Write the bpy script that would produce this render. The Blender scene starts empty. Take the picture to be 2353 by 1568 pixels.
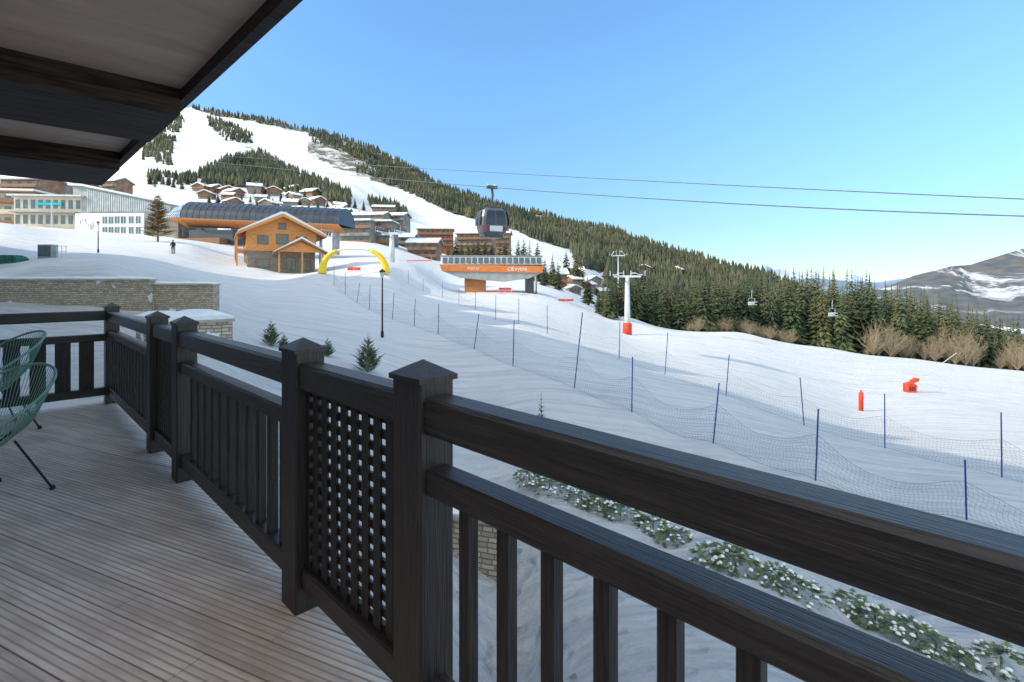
import bpy, math, random
import numpy as np
from mathutils import Vector, Matrix
random.seed(7)
C = bpy.context.scene.collection
E, F, CX, HY = 1.40, 1160.0, 1176.0, 647.0
PI = math.pi
def at(px, py, Y): return Vector(((px-CX)/F*Y, Y, E-(py-HY)/F*Y))

# ------------------------------------------------------------------ materials
def M(name, c1, c2=None, scale=5, rough=.8, bump=0, bscale=None, stretch=(1,1,1), metallic=0, spec=.3, detail=5, lo=.35, hi=.65):
    m = bpy.data.materials.new(name); m.use_nodes = True
    nt = m.node_tree; N = nt.nodes; L = nt.links
    b = N['Principled BSDF']; b.inputs['Roughness'].default_value = rough
    b.inputs['Metallic'].default_value = metallic; b.inputs['Specular IOR Level'].default_value = spec
    if c2 is None: c2 = tuple(min(1, v*1.25+.004) for v in c1)
    tc = N.new('ShaderNodeTexCoord'); mp = N.new('ShaderNodeMapping'); mp.inputs['Scale'].default_value = stretch
    L.new(tc.outputs['Object'], mp.inputs['Vector'])
    n = N.new('ShaderNodeTexNoise'); n.inputs['Scale'].default_value = scale; n.inputs['Detail'].default_value = detail
    L.new(mp.outputs[0], n.inputs['Vector'])
    r = N.new('ShaderNodeValToRGB'); r.color_ramp.elements[0].position = lo; r.color_ramp.elements[1].position = hi
    r.color_ramp.elements[0].color = (*c1,1); r.color_ramp.elements[1].color = (*c2,1)
    L.new(n.outputs['Fac'], r.inputs['Fac']); L.new(r.outputs['Color'], b.inputs['Base Color'])
    if bump:
        n2 = N.new('ShaderNodeTexNoise'); n2.inputs['Scale'].default_value = bscale or scale*2; n2.inputs['Detail'].default_value = 6
        L.new(mp.outputs[0], n2.inputs['Vector'])
        bp = N.new('ShaderNodeBump'); bp.inputs['Strength'].default_value = 1; bp.inputs['Distance'].default_value = bump
        L.new(n2.outputs['Fac'], bp.inputs['Height']); L.new(bp.outputs[0], b.inputs['Normal'])
    return m
def stone_mat(name, sx=2.2, c1=(.20,.18,.15), c2=(.36,.34,.29), mort=(.10,.09,.08), snow=True):
    m = M(name, c1, c2, 3, .9); nt=m.node_tree; N=nt.nodes; L=nt.links; b=N['Principled BSDF']
    tc=N.new('ShaderNodeTexCoord'); sp=N.new('ShaderNodeSeparateXYZ'); L.new(tc.outputs['Object'],sp.inputs[0])
    ad=N.new('ShaderNodeMath'); L.new(sp.outputs['X'],ad.inputs[0]); L.new(sp.outputs['Y'],ad.inputs[1])
    cb=N.new('ShaderNodeCombineXYZ'); L.new(ad.outputs[0],cb.inputs['X']); L.new(sp.outputs['Z'],cb.inputs['Y'])
    nz=N.new('ShaderNodeTexNoise'); nz.inputs['Scale'].default_value=1.7; L.new(cb.outputs[0],nz.inputs['Vector'])
    mx=N.new('ShaderNodeMixRGB'); mx.blend_type='ADD'; mx.inputs['Fac'].default_value=.09; L.new(cb.outputs[0],mx.inputs[1]); L.new(nz.outputs['Color'],mx.inputs[2])
    br=N.new('ShaderNodeTexBrick'); br.inputs['Scale'].default_value=sx; br.inputs['Mortar Size'].default_value=.03; br.inputs['Row Height'].default_value=.22
    br.inputs['Brick Width'].default_value=.62; br.inputs['Color1'].default_value=(*c1,1); br.inputs['Color2'].default_value=(*c2,1); br.inputs['Mortar'].default_value=(*mort,1)
    br.squash=.7; br.squash_frequency=3; br.offset_frequency=2; br.inputs['Bias'].default_value=-.1
    L.new(mx.outputs[0],br.inputs['Vector'])
    n2=N.new('ShaderNodeTexNoise'); n2.inputs['Scale'].default_value=1.1; n2.inputs['Detail'].default_value=3; L.new(cb.outputs[0],n2.inputs['Vector'])
    r=N.new('ShaderNodeValToRGB'); r.color_ramp.elements[0].position=.64; r.color_ramp.elements[1].position=.67; L.new(n2.outputs['Fac'],r.inputs['Fac'])
    m3=N.new('ShaderNodeMixRGB'); m3.inputs[2].default_value=(.78,.8,.84,1); L.new(br.outputs['Color'],m3.inputs[1])
    if snow: L.new(r.outputs['Color'],m3.inputs['Fac'])
    else: m3.inputs['Fac'].default_value=0
    L.new(m3.outputs[0],b.inputs['Base Color'])
    bp=N.new('ShaderNodeBump'); bp.inputs['Distance'].default_value=.03; bp.invert=True; L.new(br.outputs['Fac'],bp.inputs['Height']); L.new(bp.outputs[0],b.inputs['Normal'])
    return m
SNOW = M('snow', (.78,.79,.80), (.84,.84,.83), 3, .7, .05, 2.5)
def terrain_mat():
    m = bpy.data.materials.new('terrain_snow'); m.use_nodes=True; nt=m.node_tree; N=nt.nodes; L=nt.links; b=N['Principled BSDF']
    b.inputs['Roughness'].default_value=.65; b.inputs['Specular IOR Level'].default_value=.2
    g=N.new('ShaderNodeNewGeometry'); at_=N.new('ShaderNodeAttribute'); at_.attribute_name='cover'
    n=N.new('ShaderNodeTexNoise'); n.inputs['Scale'].default_value=.045; n.inputs['Detail'].default_value=12; n.inputs['Roughness'].default_value=.72; L.new(g.outputs['Position'],n.inputs['Vector'])
    md=N.new('ShaderNodeMath'); md.operation='MULTIPLY_ADD'; L.new(n.outputs['Fac'],md.inputs[0]); md.inputs[1].default_value=1.6; md.inputs[2].default_value=-1.3
    m2=N.new('ShaderNodeMath'); m2.operation='MULTIPLY_ADD'; L.new(at_.outputs['Fac'],m2.inputs[0]); m2.inputs[1].default_value=1.0; L.new(md.outputs[0],m2.inputs[2])
    r=N.new('ShaderNodeValToRGB'); r.color_ramp.elements[0].position=.05; r.color_ramp.elements[1].position=.3; L.new(m2.outputs[0],r.inputs['Fac'])
    n3=N.new('ShaderNodeTexNoise'); n3.inputs['Scale'].default_value=.25; n3.inputs['Detail'].default_value=6; L.new(g.outputs['Position'],n3.inputs['Vector'])
    r3=N.new('ShaderNodeValToRGB'); r3.color_ramp.elements[0].color=(.055,.06,.04,1); r3.color_ramp.elements[1].color=(.21,.17,.125,1); L.new(n3.outputs['Fac'],r3.inputs['Fac'])
    r4=N.new('ShaderNodeValToRGB'); r4.color_ramp.elements[0].color=(.69,.70,.71,1); r4.color_ramp.elements[1].color=(.88,.87,.855,1)
    r4.color_ramp.elements[0].position=.38; r4.color_ramp.elements[1].position=.58
    mp=N.new('ShaderNodeMapping'); mp.inputs['Rotation'].default_value=(0,0,math.radians(46)); mp.inputs['Scale'].default_value=(.16,2.2,1); L.new(g.outputs['Position'],mp.inputs['Vector'])
    n4=N.new('ShaderNodeTexNoise'); n4.inputs['Scale'].default_value=1.2; n4.inputs['Detail'].default_value=9; n4.inputs['Roughness'].default_value=.68; L.new(mp.outputs[0],n4.inputs['Vector']); L.new(n4.outputs['Fac'],r4.inputs['Fac'])
    mx=N.new('ShaderNodeMixRGB'); L.new(r.outputs['Color'],mx.inputs['Fac']); L.new(r4.outputs[0],mx.inputs[1]); L.new(r3.outputs[0],mx.inputs[2]); L.new(mx.outputs[0],b.inputs['Base Color'])
    v=N.new('ShaderNodeTexNoise'); v.inputs['Scale'].default_value=3.6; v.inputs['Detail'].default_value=7; v.inputs['Roughness'].default_value=.68; L.new(g.outputs['Position'],v.inputs['Vector'])
    vd=N.new('ShaderNodeTexNoise'); vd.inputs['Scale'].default_value=1.6; L.new(g.outputs['Position'],vd.inputs['Vector'])
    vm=N.new('ShaderNodeMixRGB'); vm.blend_type='ADD'; vm.inputs['Fac'].default_value=.5; L.new(g.outputs['Position'],vm.inputs[1]); L.new(vd.outputs['Color'],vm.inputs[2])
    vr=N.new('ShaderNodeTexVoronoi'); vr.inputs['Scale'].default_value=2.6; vr.feature='SMOOTH_F1'; L.new(vm.outputs[0],vr.inputs['Vector'])
    vc=N.new('ShaderNodeMath'); vc.operation='MINIMUM'; vc.inputs[1].default_value=.42; L.new(vr.outputs['Distance'],vc.inputs[0])
    a1=N.new('ShaderNodeMath'); a1.operation='MULTIPLY_ADD'; L.new(vc.outputs[0],a1.inputs[0]); at2=N.new('ShaderNodeAttribute'); at2.attribute_name='steps'
    L.new(at2.outputs['Fac'],a1.inputs[1]); L.new(v.outputs['Fac'],a1.inputs[2])
    a2=N.new('ShaderNodeMath'); a2.operation='MULTIPLY_ADD'; L.new(n4.outputs['Fac'],a2.inputs[0]); a2.inputs[1].default_value=1.9; L.new(a1.outputs[0],a2.inputs[2])
    bp=N.new('ShaderNodeBump'); bp.inputs['Distance'].default_value=.23; bp.inputs['Strength'].default_value=1; L.new(a2.outputs[0],bp.inputs['Height']); L.new(bp.outputs[0],b.inputs['Normal'])
    return m
DARKR = M('dark_rail_wood',(.013,.0095,.0085),(.056,.043,.038),4,.38,.004,7,(1,26,26),spec=.5,lo=.3,hi=.85)
DARKP = M('dark_post_wood',(.013,.0095,.0085),(.056,.043,.038),4,.40,.004,7,(26,26,1),spec=.5,lo=.3,hi=.85)
DARKB = M('dark_baluster_wood',(.012,.009,.008),(.038,.029,.026),6,.45,.003,9,(20,20,1),spec=.4)
BEAM = M('dark_beam_wood',(.018,.013,.011),(.062,.045,.038),3,.62,.003,4,(16,1.2,16),spec=.18)
SOFFIT = M('soffit_wood',(.44,.32,.245),(.64,.49,.39),1.6,.55,.004,5,(5,.8,1),lo=.3,hi=.7)
STONE = stone_mat('masonry_stone',2.2,(.38,.31,.235),(.60,.52,.41),(.22,.18,.14)); STONE2 = stone_mat('chalet_stone',1.6,(.28,.23,.18),(.44,.37,.30),snow=False)
LOG = M('honey_wood',(.54,.20,.055),(.74,.34,.115),2,.6,.02,3,(1,1,9))
LOGM = M('belly_wood',(.36,.14,.05),(.52,.23,.09),2,.6,.02,3,(1,1,9))
LOGD = M('brown_wood',(.17,.08,.045),(.30,.155,.085),2,.6,.02,3,(1,1,7))
GLASS = M('window_glass',(.03,.05,.07),(.07,.10,.13),1,.12,spec=.8)
BGLASS = M('blue_station_glass',(.05,.12,.20),(.12,.24,.36),.5,.12,spec=1)
DGLASS = M('dark_station_glass',(.012,.02,.035),(.028,.04,.06),.6,.3,spec=.5)
WHITE = M('white_paint',(.70,.71,.72),(.80,.80,.80),1,.5)
GREY = M('grey_panel',(.26,.27,.27),(.36,.36,.35),1,.6)
LGREY = M('light_grey_metal',(.48,.51,.53),(.6,.62,.64),1,.4,metallic=.2)
STEEL = M('dark_steel',(.06,.065,.07),(.10,.10,.105),4,.4,metallic=.4)
CABLE = M('cable_steel',(.10,.12,.145),(.14,.165,.19),4,.6)
BLACK = M('black_metal',(.012,.012,.014),(.02,.02,.024),5,.4)
RED = M('red_padding',(.55,.04,.02),(.68,.07,.03),2,.6)
BLUEP = M('blue_pole_plastic',(.012,.03,.16),(.02,.05,.24),2,.4)
NETM = M('blue_net_cord',(.08,.13,.22),(.12,.18,.28),2,.6)
YEL = M('yellow_inflatable',(.80,.52,.02),(.88,.62,.05),.6,.4)
ORANGE = M('orange_cladding',(.55,.15,.035),(.68,.23,.07),1.2,.55,stretch=(1,1,6))
CREAM = M('cream_render',(.54,.45,.35),(.64,.55,.44),.5,.8)
WALLW = M('pale_render',(.84,.74,.64),(.90,.82,.73),.5,.8)
BROWNW = M('brown_apartment_cladding',(.20,.11,.07),(.32,.19,.13),.4,.8)
REDW = M('red_brown_cladding',(.26,.09,.055),(.36,.14,.09),.4,.8)
GREYW = M('grey_wood_cladding',(.18,.16,.145),(.30,.27,.24),.4,.8)
COPE = M('coping_stone',(.34,.30,.25),(.46,.42,.36),3,.9)
GREEN = M('green_chair_cord',(.16,.31,.25),(.25,.42,.345),8,.4)
TEAL = M('teal_sign',(.03,.45,.55),(.05,.55,.65),1,.5)
BARK = M('bark',(.10,.07,.05),(.20,.15,.11),6,.9,.01)
FOL = [M('fir_needles_dark',(.024,.038,.020),(.075,.098,.042),.35,.7), M('fir_needles_olive',(.060,.066,.028),(.160,.152,.062),.35,.7), M('fir_needles_green',(.034,.052,.026),(.110,.128,.052),.35,.7)]
FAR_FOL = M('hillside_needles',(.032,.044,.030),(.115,.112,.06),.02,.85)
YFOL = M('young_fir_needles',(.05,.085,.035),(.19,.24,.10),6,.6)
LARCH = M('larch_twigs',(.20,.15,.06),(.32,.24,.11),.5,.8)
TWIG = M('bare_twigs',(.23,.18,.12),(.38,.31,.21),.6,.9)

# ------------------------------------------------------------------ mesh builder
class MB:
    def __init__(s): s.v=[]; s.f=[]
    def quad(s,*p):
        k=len(s.v); s.v+= [Vector(q) for q in p]; s.f.append(tuple(range(k,k+len(p)))); return s
    def box(s,x0,x1,y0,y1,z0,z1):
        k=len(s.v)
        for z in (z0,z1):
            s.v+=[Vector((x0,y0,z)),Vector((x1,y0,z)),Vector((x1,y1,z)),Vector((x0,y1,z))]
        s.f+=[tuple(k+i for i in q) for q in ((0,3,2,1),(4,5,6,7),(0,1,5,4),(1,2,6,5),(2,3,7,6),(3,0,4,7))]; return s
    def bbox(s,x0,x1,y0,y1,z0,z1,b=.006):
        k=len(s.v)
        prof=[(y0+b,z0),(y1-b,z0),(y1,z0+b),(y1,z1-b),(y1-b,z1),(y0+b,z1),(y0,z1-b),(y0,z0+b)]
        for x in (x0,x1): s.v+=[Vector((x,p[0],p[1])) for p in prof]
        n=8
        for i in range(n): j=(i+1)%n; s.f.append((k+i,k+j,k+n+j,k+n+i))
        s.f.append(tuple(k+i for i in reversed(range(n)))); s.f.append(tuple(k+n+i for i in range(n))); return s
    def vpost(s,x0,x1,y0,y1,z0,z1,b=.006):
        k=len(s.v); prof=[(x0+b,y0),(x1-b,y0),(x1,y0+b),(x1,y1-b),(x1-b,y1),(x0+b,y1),(x0,y1-b),(x0,y0+b)]
        for z in (z0,z1): s.v+=[Vector((p[0],p[1],z)) for p in prof]
        n=8
        for i in range(n): j=(i+1)%n; s.f.append((k+i,k+j,k+n+j,k+n+i))
        s.f.append(tuple(k+i for i in reversed(range(n)))); s.f.append(tuple(k+n+i for i in range(n))); return s
    def prism(s,poly,axis,a,b):
        k=len(s.v); n=len(poly)
        for t in (a,b):
            for (u,w) in poly:
                s.v.append(Vector((t,u,w)) if axis=='x' else Vector((u,t,w)) if axis=='y' else Vector((u,w,t)))
        for i in range(n): j=(i+1)%n; s.f.append((k+i,k+j,k+n+j,k+n+i))
        s.f.append(tuple(k+i for i in reversed(range(n)))); s.f.append(tuple(k+n+i for i in range(n))); return s
    def tube(s,pts,r,n=6,r2=None,closed=False,cap=True,ref=None):
        pts=[Vector(p) for p in pts]; m=len(pts); k=len(s.v)
        for i,p in enumerate(pts):
            if closed: t=(pts[(i+1)%m]-pts[i-1])
            else: t=(pts[min(i+1,m-1)]-pts[max(i-1,0)])
            t.normalize(); a=Vector(ref) if ref else (Vector((0,0,1)) if abs(t.z)<.9 else Vector((1,0,0)))
            u=t.cross(a).normalized(); w=t.cross(u)
            rr=r if r2 is None else r+(r2-r)*i/(m-1)
            for j in range(n): an=2*PI*j/n; s.v.append(p+(u*math.cos(an)+w*math.sin(an))*rr)
        for i in range(m if closed else m-1):
            i2=(i+1)%m
            for j in range(n): j2=(j+1)%n; s.f.append((k+i*n+j,k+i*n+j2,k+i2*n+j2,k+i2*n+j))
        if not closed and cap: s.f.append(tuple(k+j for j in reversed(range(n)))); s.f.append(tuple(k+(m-1)*n+j for j in range(n)))
        return s
    def lathe(s,prof,n=12,c=(0,0,0)):
        k=len(s.v); c=Vector(c)
        for (r,z) in prof:
            for j in range(n): an=2*PI*j/n; s.v.append(c+Vector((r*math.cos(an),r*math.sin(an),z)))
        for i in range(len(prof)-1):
            for j in range(n): j2=(j+1)%n; s.f.append((k+i*n+j,k+i*n+j2,k+(i+1)*n+j2,k+(i+1)*n+j))
        s.f.append(tuple(k+j for j in reversed(range(n)))); s.f.append(tuple(k+(len(prof)-1)*n+j for j in range(n))); return s
    def build(s,name,mat,parent=None,world=False,smooth=False):
        off=parent.location if (world and parent) else Vector((0,0,0))
        me=bpy.data.meshes.new(name); me.from_pydata([tuple(v-off) for v in s.v],[],s.f); me.update()
        me.materials.append(mat)
        if smooth: me.polygons.foreach_set('use_smooth',[True]*len(me.polygons))
        o=bpy.data.objects.new(name,me); C.objects.link(o)
        if parent: o.parent=parent
        return o
def tag(o,label=None,cat=None,group=None,kind=None):
    if label: o['label']=label
    if cat: o['category']=cat
    if group: o['group']=group
    if kind: o['kind']=kind
    return o
def empty(name,loc,rz=0,label=None,cat=None,group=None):
    o=bpy.data.objects.new(name,None); C.objects.link(o); o.location=loc; o.rotation_euler=(0,0,rz); o.empty_display_size=.1
    return tag(o,label,cat,group)
def copy_tree(o,loc=None,rz=None,sc=None,label=None,group=None):
    def rec(a,par):
        c=a.copy(); C.objects.link(c); c.parent=par
        for ch in list(a.children): rec(ch,c)
        return c
    c=rec(o,None)
    if loc is not None: c.location=loc
    if rz is not None: c.rotation_euler=(0,0,rz)
    if sc is not None: c.scale=(sc,)*3 if not hasattr(sc,'__len__') else sc
    if label: c['label']=label
    if group: c['group']=group
    return c

# ------------------------------------------------------------------ terrain
CPS=[(1176,1730,6),(400,1350,6),(2353,1730,6.2),(-200,1100,6),(3200,1700,6.6),(1250,1500,7.3),(1540,1240,10.5),(1970,1420,8.2),(2300,1540,7.2),(1240,1110,12.2),
(1080,1330,9.2),(2218,1195,12.6),(1877,1105,13.6),(1645,1020,16.2),(1452,948,18.4),(1328,895,20.6),(1180,842,24),(1092,803,28),(1007,770,33),(952,750,36),(903,735,38.5),(849,712,43),(793,678,50),(767,655,55),
(2650,1330,11),(2640,1180,14.5),(2300,1098,17),(2032,1030,20),(1843,977,22.5),(1671,910,25),(1531,863,28),(1423,826,31),(1257,768,37),(1192,745,40),(1139,735,43),(1092,712,50),(1054,700,56),(1016,685,62),(938,650,68),
(1978,945,36),(2093,900,46),(1700,860,36),(1443,768,72),(2353,930,45),(1250,708,70),(1350,716,92),(1450,732,98),(1700,765,105),(1900,800,105),(2100,826,104),(2353,855,100),
(1450,750,140),(1700,788,150),(1900,824,150),(2353,888,150),(1450,715,230),(1700,740,300),(1900,772,400),(2353,830,400),(1450,660,450),(1450,545,1100),(1400,526,1100),(1700,690,600),(1600,590,1100),(1750,627,1150),(1900,690,1200),(2353,765,1200),(2050,700,1200),
(1340,700,130),(1340,645,230),(1340,610,400),(1300,560,700),
(1130,668,105),(1020,660,104),(1240,675,104),(1100,605,230),(1100,572,330),(1100,530,520),(1100,460,1150),(1180,590,350),(1250,600,330),(1180,530,600),(1250,496,1120),
(735,628,62),(892,626,64),(830,602,90),(960,620,90),(850,552,200),(850,515,330),(870,460,600),(950,480,600),(860,345,1250),(950,390,1200),(760,312,1280),(980,590,200),(980,540,400),
(620,795,20),(845,850,20),(1243,948,17.2),(700,1000,10),(600,690,42),(640,620,80),(600,612,78),(520,598,78),(600,575,110),(600,540,150),(600,487,330),(600,440,480),(600,385,750),(620,276,1300),(730,626,76),
(505,722,27),(430,640,45),(430,565,82),(430,548,115),(430,470,300),(430,430,450),(430,340,850),(430,250,1300),(520,266,1300),(740,560,170),(740,480,380),(740,440,550),
(400,785,14),(490,778,14.6),(560,800,17),
(100,750,24.5),(250,748,25),(400,740,25.5),(100,634,31),(250,636,31),(430,650,33),(100,585,50),(250,590,50),(0,514,76),(140,542,76),(250,552,77),(330,558,80),(100,524,105),(250,535,110),(0,520,105),(100,470,300),(100,420,600),(100,350,1200),(250,460,300),(270,400,600),(300,290,1250),(250,300,1250),
(-600,640,31),(-600,750,24),(-600,520,76),(-600,400,600),(-600,350,1200),(3200,1300,12),(3200,930,100),(3200,860,400),(3200,770,1200),(3200,1050,30),(250,1000,10),(0,960,10),
(100,480,2500),(430,420,2500),(760,460,2500),(1100,560,2500),(1600,680,2500),(2000,730,2500),(2353,760,2500),(3200,760,2500),(-600,480,2500),(-600,700,15000),(430,700,15000),(1176,700,15000),(2000,700,15000),(3200,700,15000)]
P=np.array([tuple(at(*c)) for c in CPS]); TH=np.arctan2(P[:,0],P[:,1]); R=np.hypot(P[:,0],P[:,1]); EV=(P[:,2]-E)/R
KX=5.0; c2_=.12**2
def feat(th,r): return np.stack([th*KX,np.log(r)*1.0],-1)
FP=feat(TH,R)
def kern(a,b):
    d=((a[:,None,:]-b[None,:,:])**2).sum(-1); return np.sqrt(d+c2_)
n_=len(FP); A=np.zeros((n_+3,n_+3)); A[:n_,:n_]=-kern(FP,FP)-np.eye(n_)*.006
Q=np.concatenate([np.ones((n_,1)),FP],1); A[:n_,n_:]=Q; A[n_:,:n_]=Q.T
W=np.linalg.solve(A,np.concatenate([EV,[0,0,0]]))
def Hn(x,y):
    x=np.asarray(x,float); y=np.asarray(y,float); r=np.maximum(np.hypot(x,y),4.5); th=np.clip(np.arctan2(x,y),-1.05,1.05)
    out=np.empty(r.size); rr=r.ravel(); tt=th.ravel()
    for i in range(0,rr.size,20000):
        f=feat(tt[i:i+20000],rr[i:i+20000]); out[i:i+20000]=-kern(f,FP)@W[:n_]+W[n_]+f@W[n_+1:]
    z=E+out.reshape(r.shape)*r
    a=np.clip((r-30)/100,0,1); am=np.clip((r-250)/600,0,1)*np.clip((4000-r)/2000,0,1)
    z+= .015*np.sin(x*.9+y*.31)*np.sin(y*.7-x*.2)*np.clip(r/12,0,1)
    z+= .10*a*np.sin(x*.11+1.3)*np.sin(y*.13+x*.05)
    z+= am*(5*np.sin(x*.021+y*.006)*np.sin(y*.017+1)+2.2*np.sin(x*.061-y*.03+2)*np.sin(y*.05)+1.0*np.sin(x*.15+y*.11))
    return z
def H(x,y): return float(Hn([x],[y])[0])
YS=np.geomspace(6,1600,700)
def ground(px,py,Y0=6):
    ys=YS[YS>=Y0]; xs=(px-CX)/F*ys; z=Hn(xs,ys); t=E-(py-HY)/F*ys; k=np.where(z>=t)[0]
    i=len(ys)-1 if len(k)==0 else k[0]
    return Vector((xs[i],ys[i],z[i]))
def inpoly(px,py,poly):
    ins=np.zeros(px.shape,bool); n=len(poly)
    for i in range(n):
        x1,y1=poly[i]; x2,y2=poly[(i+1)%n]
        if y1==y2: continue
        c=((y1>py)!=(y2>py))&(px<(x2-x1)*(py-y1)/(y2-y1)+x1); ins^=c
    return ins
FR=[(430,246),(520,262),(640,272),(760,308),(860,342),(950,388),(1100,458),(1250,493),(1400,523),(1440,543),(1440,640),(1330,615),(1310,575),(1240,555),(1180,530),(1150,520),(1100,508),(1040,492),(950,450),(880,420),(860,390),(800,355),(700,305),(560,278),(470,262)]
FT=[(455,405),(520,368),(600,350),(650,385),(740,425),(805,455),(805,478),(700,452),(640,440),(560,432),(460,428)]
nth,nr=620,430
ths=np.linspace(-1.9,1.9,nth); rs=np.geomspace(2.5,15000,nr)
TT,RR=np.meshgrid(ths,rs); XX=RR*np.sin(TT); YY=RR*np.cos(TT); ZZ=Hn(XX,YY)
ring=np.arange(nth*nr).reshape(nr,nth)
fa=np.stack([ring[:-1,:-1],ring[:-1,1:],ring[1:,1:],ring[1:,:-1]],-1).reshape(-1,4)
me=bpy.data.meshes.new('snow_ground'); me.from_pydata(np.stack([XX,YY,ZZ],-1).reshape(-1,3).tolist(),[],fa.tolist()); me.update()
me.polygons.foreach_set('use_smooth',[True]*len(me.polygons))
Ysafe=np.where(YY>1,YY,1); PX=CX+F*XX/Ysafe; PY=HY-(ZZ-E)/Ysafe*F
cov=np.zeros(XX.shape)
BRUSH=[(FR,.78),(FT,.85),([(700,322),(790,330),(860,380),(840,410),(760,385),(700,350)],.75),([(560,330),(600,330),(640,360),(600,372),(560,360)],.55),([(815,385),(940,400),(1010,430),(960,450),(850,415)],.8),
 ([(340,320),(385,300),(370,350),(330,350)],.8)]
for poly,a in BRUSH: cov=np.where(inpoly(PX,PY,poly)&(YY>200),a,cov)
cov=np.where((PX>1420)&(YY>112),1.0,cov); cov=np.where((PX>1330)&(YY>420),1.0,cov)
cov=np.where((RR>1500),.45,cov)
st=np.clip((15-RR)/4,0,1)*3.2+.12
for nm,arr in (('cover',cov),('steps',st)):
    a=me.attributes.new(nm,'FLOAT','POINT'); a.data.foreach_set('value',arr.ravel().astype(np.float32))
me.materials.append(terrain_mat()); g=bpy.data.objects.new('snow_ground',me); C.objects.link(g); g['kind']='structure'

def ridge(name,sil,Y,base,mat,depth=.35,rough=1.0,seed=1):
    rnd=random.Random(seed); pxs=np.linspace(sil[0][0],sil[-1][0],260); sy=np.interp(pxs,[p[0] for p in sil],[p[1] for p in sil])
    rows=40; v=[]; f=[]
    ph=[rnd.random()*6 for _ in range(12)]
    for j in range(rows):
        t=j/(rows-1)
        for i,px in enumerate(pxs):
            py=sy[i]+(base-sy[i])*t**.85
            nz=sum(math.sin(px*.017*1.6**k+t*(5+5*k)*math.cos(ph[-k-1])+ph[k])/(1.5**k) for k in range(6))
            py+=nz*1.6*rough*(.25+math.sin(PI*t)*.5)
            Yj=Y*(1-depth*t)*(1+.02*nz*math.sin(PI*t))
            v.append(tuple(at(px,py,Yj)))
    n=len(pxs)
    for j in range(rows-1):
        for i in range(n-1): f.append((j*n+i,(j+1)*n+i,(j+1)*n+i+1,j*n+i+1))
    me=bpy.data.meshes.new(name); me.from_pydata(v,[],f); me.materials.append(mat); me.polygons.foreach_set('use_smooth',[True]*len(f))
    o=bpy.data.objects.new(name,me); C.objects.link(o); o['kind']='structure'; return o
MFAR=M('dark_forest_mountain',(.065,.085,.105),(.145,.135,.125),.008,.95,detail=12,lo=.3,hi=.7)  # blue-grey of aerial haze mixed into the forest colour
def add_snow_patches(m,scale,lo,hi,col):
    nt=m.node_tree; N=nt.nodes; L=nt.links; b=N['Principled BSDF']; old=b.inputs['Base Color'].links[0].from_socket
    tc=N.new('ShaderNodeTexCoord'); mp=N.new('ShaderNodeMapping'); mp.inputs['Scale'].default_value=(1,.3,1.3); L.new(tc.outputs['Object'],mp.inputs[0])
    n=N.new('ShaderNodeTexNoise'); n.inputs['Scale'].default_value=scale; n.inputs['Detail'].default_value=14; n.inputs['Roughness'].default_value=.72; n.inputs['Distortion'].default_value=.5; L.new(mp.outputs[0],n.inputs['Vector'])
    r=N.new('ShaderNodeValToRGB'); r.color_ramp.elements[0].position=lo; r.color_ramp.elements[1].position=hi; L.new(n.outputs['Fac'],r.inputs['Fac'])
    mx=N.new('ShaderNodeMixRGB'); mx.inputs[2].default_value=(*col,1); L.new(r.outputs[0],mx.inputs['Fac']); L.new(old,mx.inputs[1]); L.new(mx.outputs[0],b.inputs['Base Color'])
add_snow_patches(MFAR,.0026,.54,.61,(.56,.58,.62))
MFAR2=M('hazy_blue_ridge',(.13,.19,.25),(.22,.29,.36),.001,.9,detail=8)  # aerial haze painted in as a blue base colour
MSNOW=M('distant_snow_peak',(.30,.40,.52),(.78,.80,.84),.0006,.9,detail=10,lo=.42,hi=.56)  # snow colour tinted bluish to stand for distance haze
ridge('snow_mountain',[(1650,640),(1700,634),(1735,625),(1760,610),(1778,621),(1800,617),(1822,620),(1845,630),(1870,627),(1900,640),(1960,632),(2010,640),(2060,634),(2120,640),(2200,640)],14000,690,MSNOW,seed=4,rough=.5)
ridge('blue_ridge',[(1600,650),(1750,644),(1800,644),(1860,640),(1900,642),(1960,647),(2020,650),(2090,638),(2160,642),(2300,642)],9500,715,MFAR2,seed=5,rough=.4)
ridge('dark_mountain',[(2000,668),(2045,656),(2100,634),(2150,622),(2185,612),(2230,609),(2290,590),(2353,570),(2440,548),(2600,520),(2900,500),(3200,540)],5200,790,MFAR,depth=.5,seed=2,rough=1.1)

# ------------------------------------------------------------------ balcony
d=Vector((-.7149,.6992,0)); nv=Vector((.6992,.7149,0)); C3=Vector((-.904,2.106,0)); RZ=math.atan2(.6992,-.7149)
def rl(s,nn,z): return C3+d*s+nv*nn+Vector((0,0,z))
rail=empty('balcony_railing',C3,RZ,'black stained timber balcony railing with pyramid capped posts and lattice panels','railing')
PS,PN=.15,.128
POSTS=[-.886,0,1.98,2.84,5.2]
def post(par,s0,n0,zb=0,zt=1.10,ps=PS,pn=PN):
    p=MB().vpost(s0,s0+ps,-n0-pn,-n0,zb,zt).build('post',DARKP,par)
    m=MB(); x0,x1,y0,y1=s0-.008,s0+ps+.008,-n0-pn-.008,-n0+.008
    m.box(x0,x1,y0,y1,zt-.004,zt+.012); c=((x0+x1)/2,(y0+y1)/2,zt+.056)
    for a,b in (((x0,y0),(x1,y0)),((x1,y0),(x1,y1)),((x1,y1),(x0,y1)),((x0,y1),(x0,y0))): m.quad((*a,zt+.012),(*b,zt+.012),c)
    m.build('post_cap',DARKP,p); return p
for s in POSTS: post(rail,s,0,.002)
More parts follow.
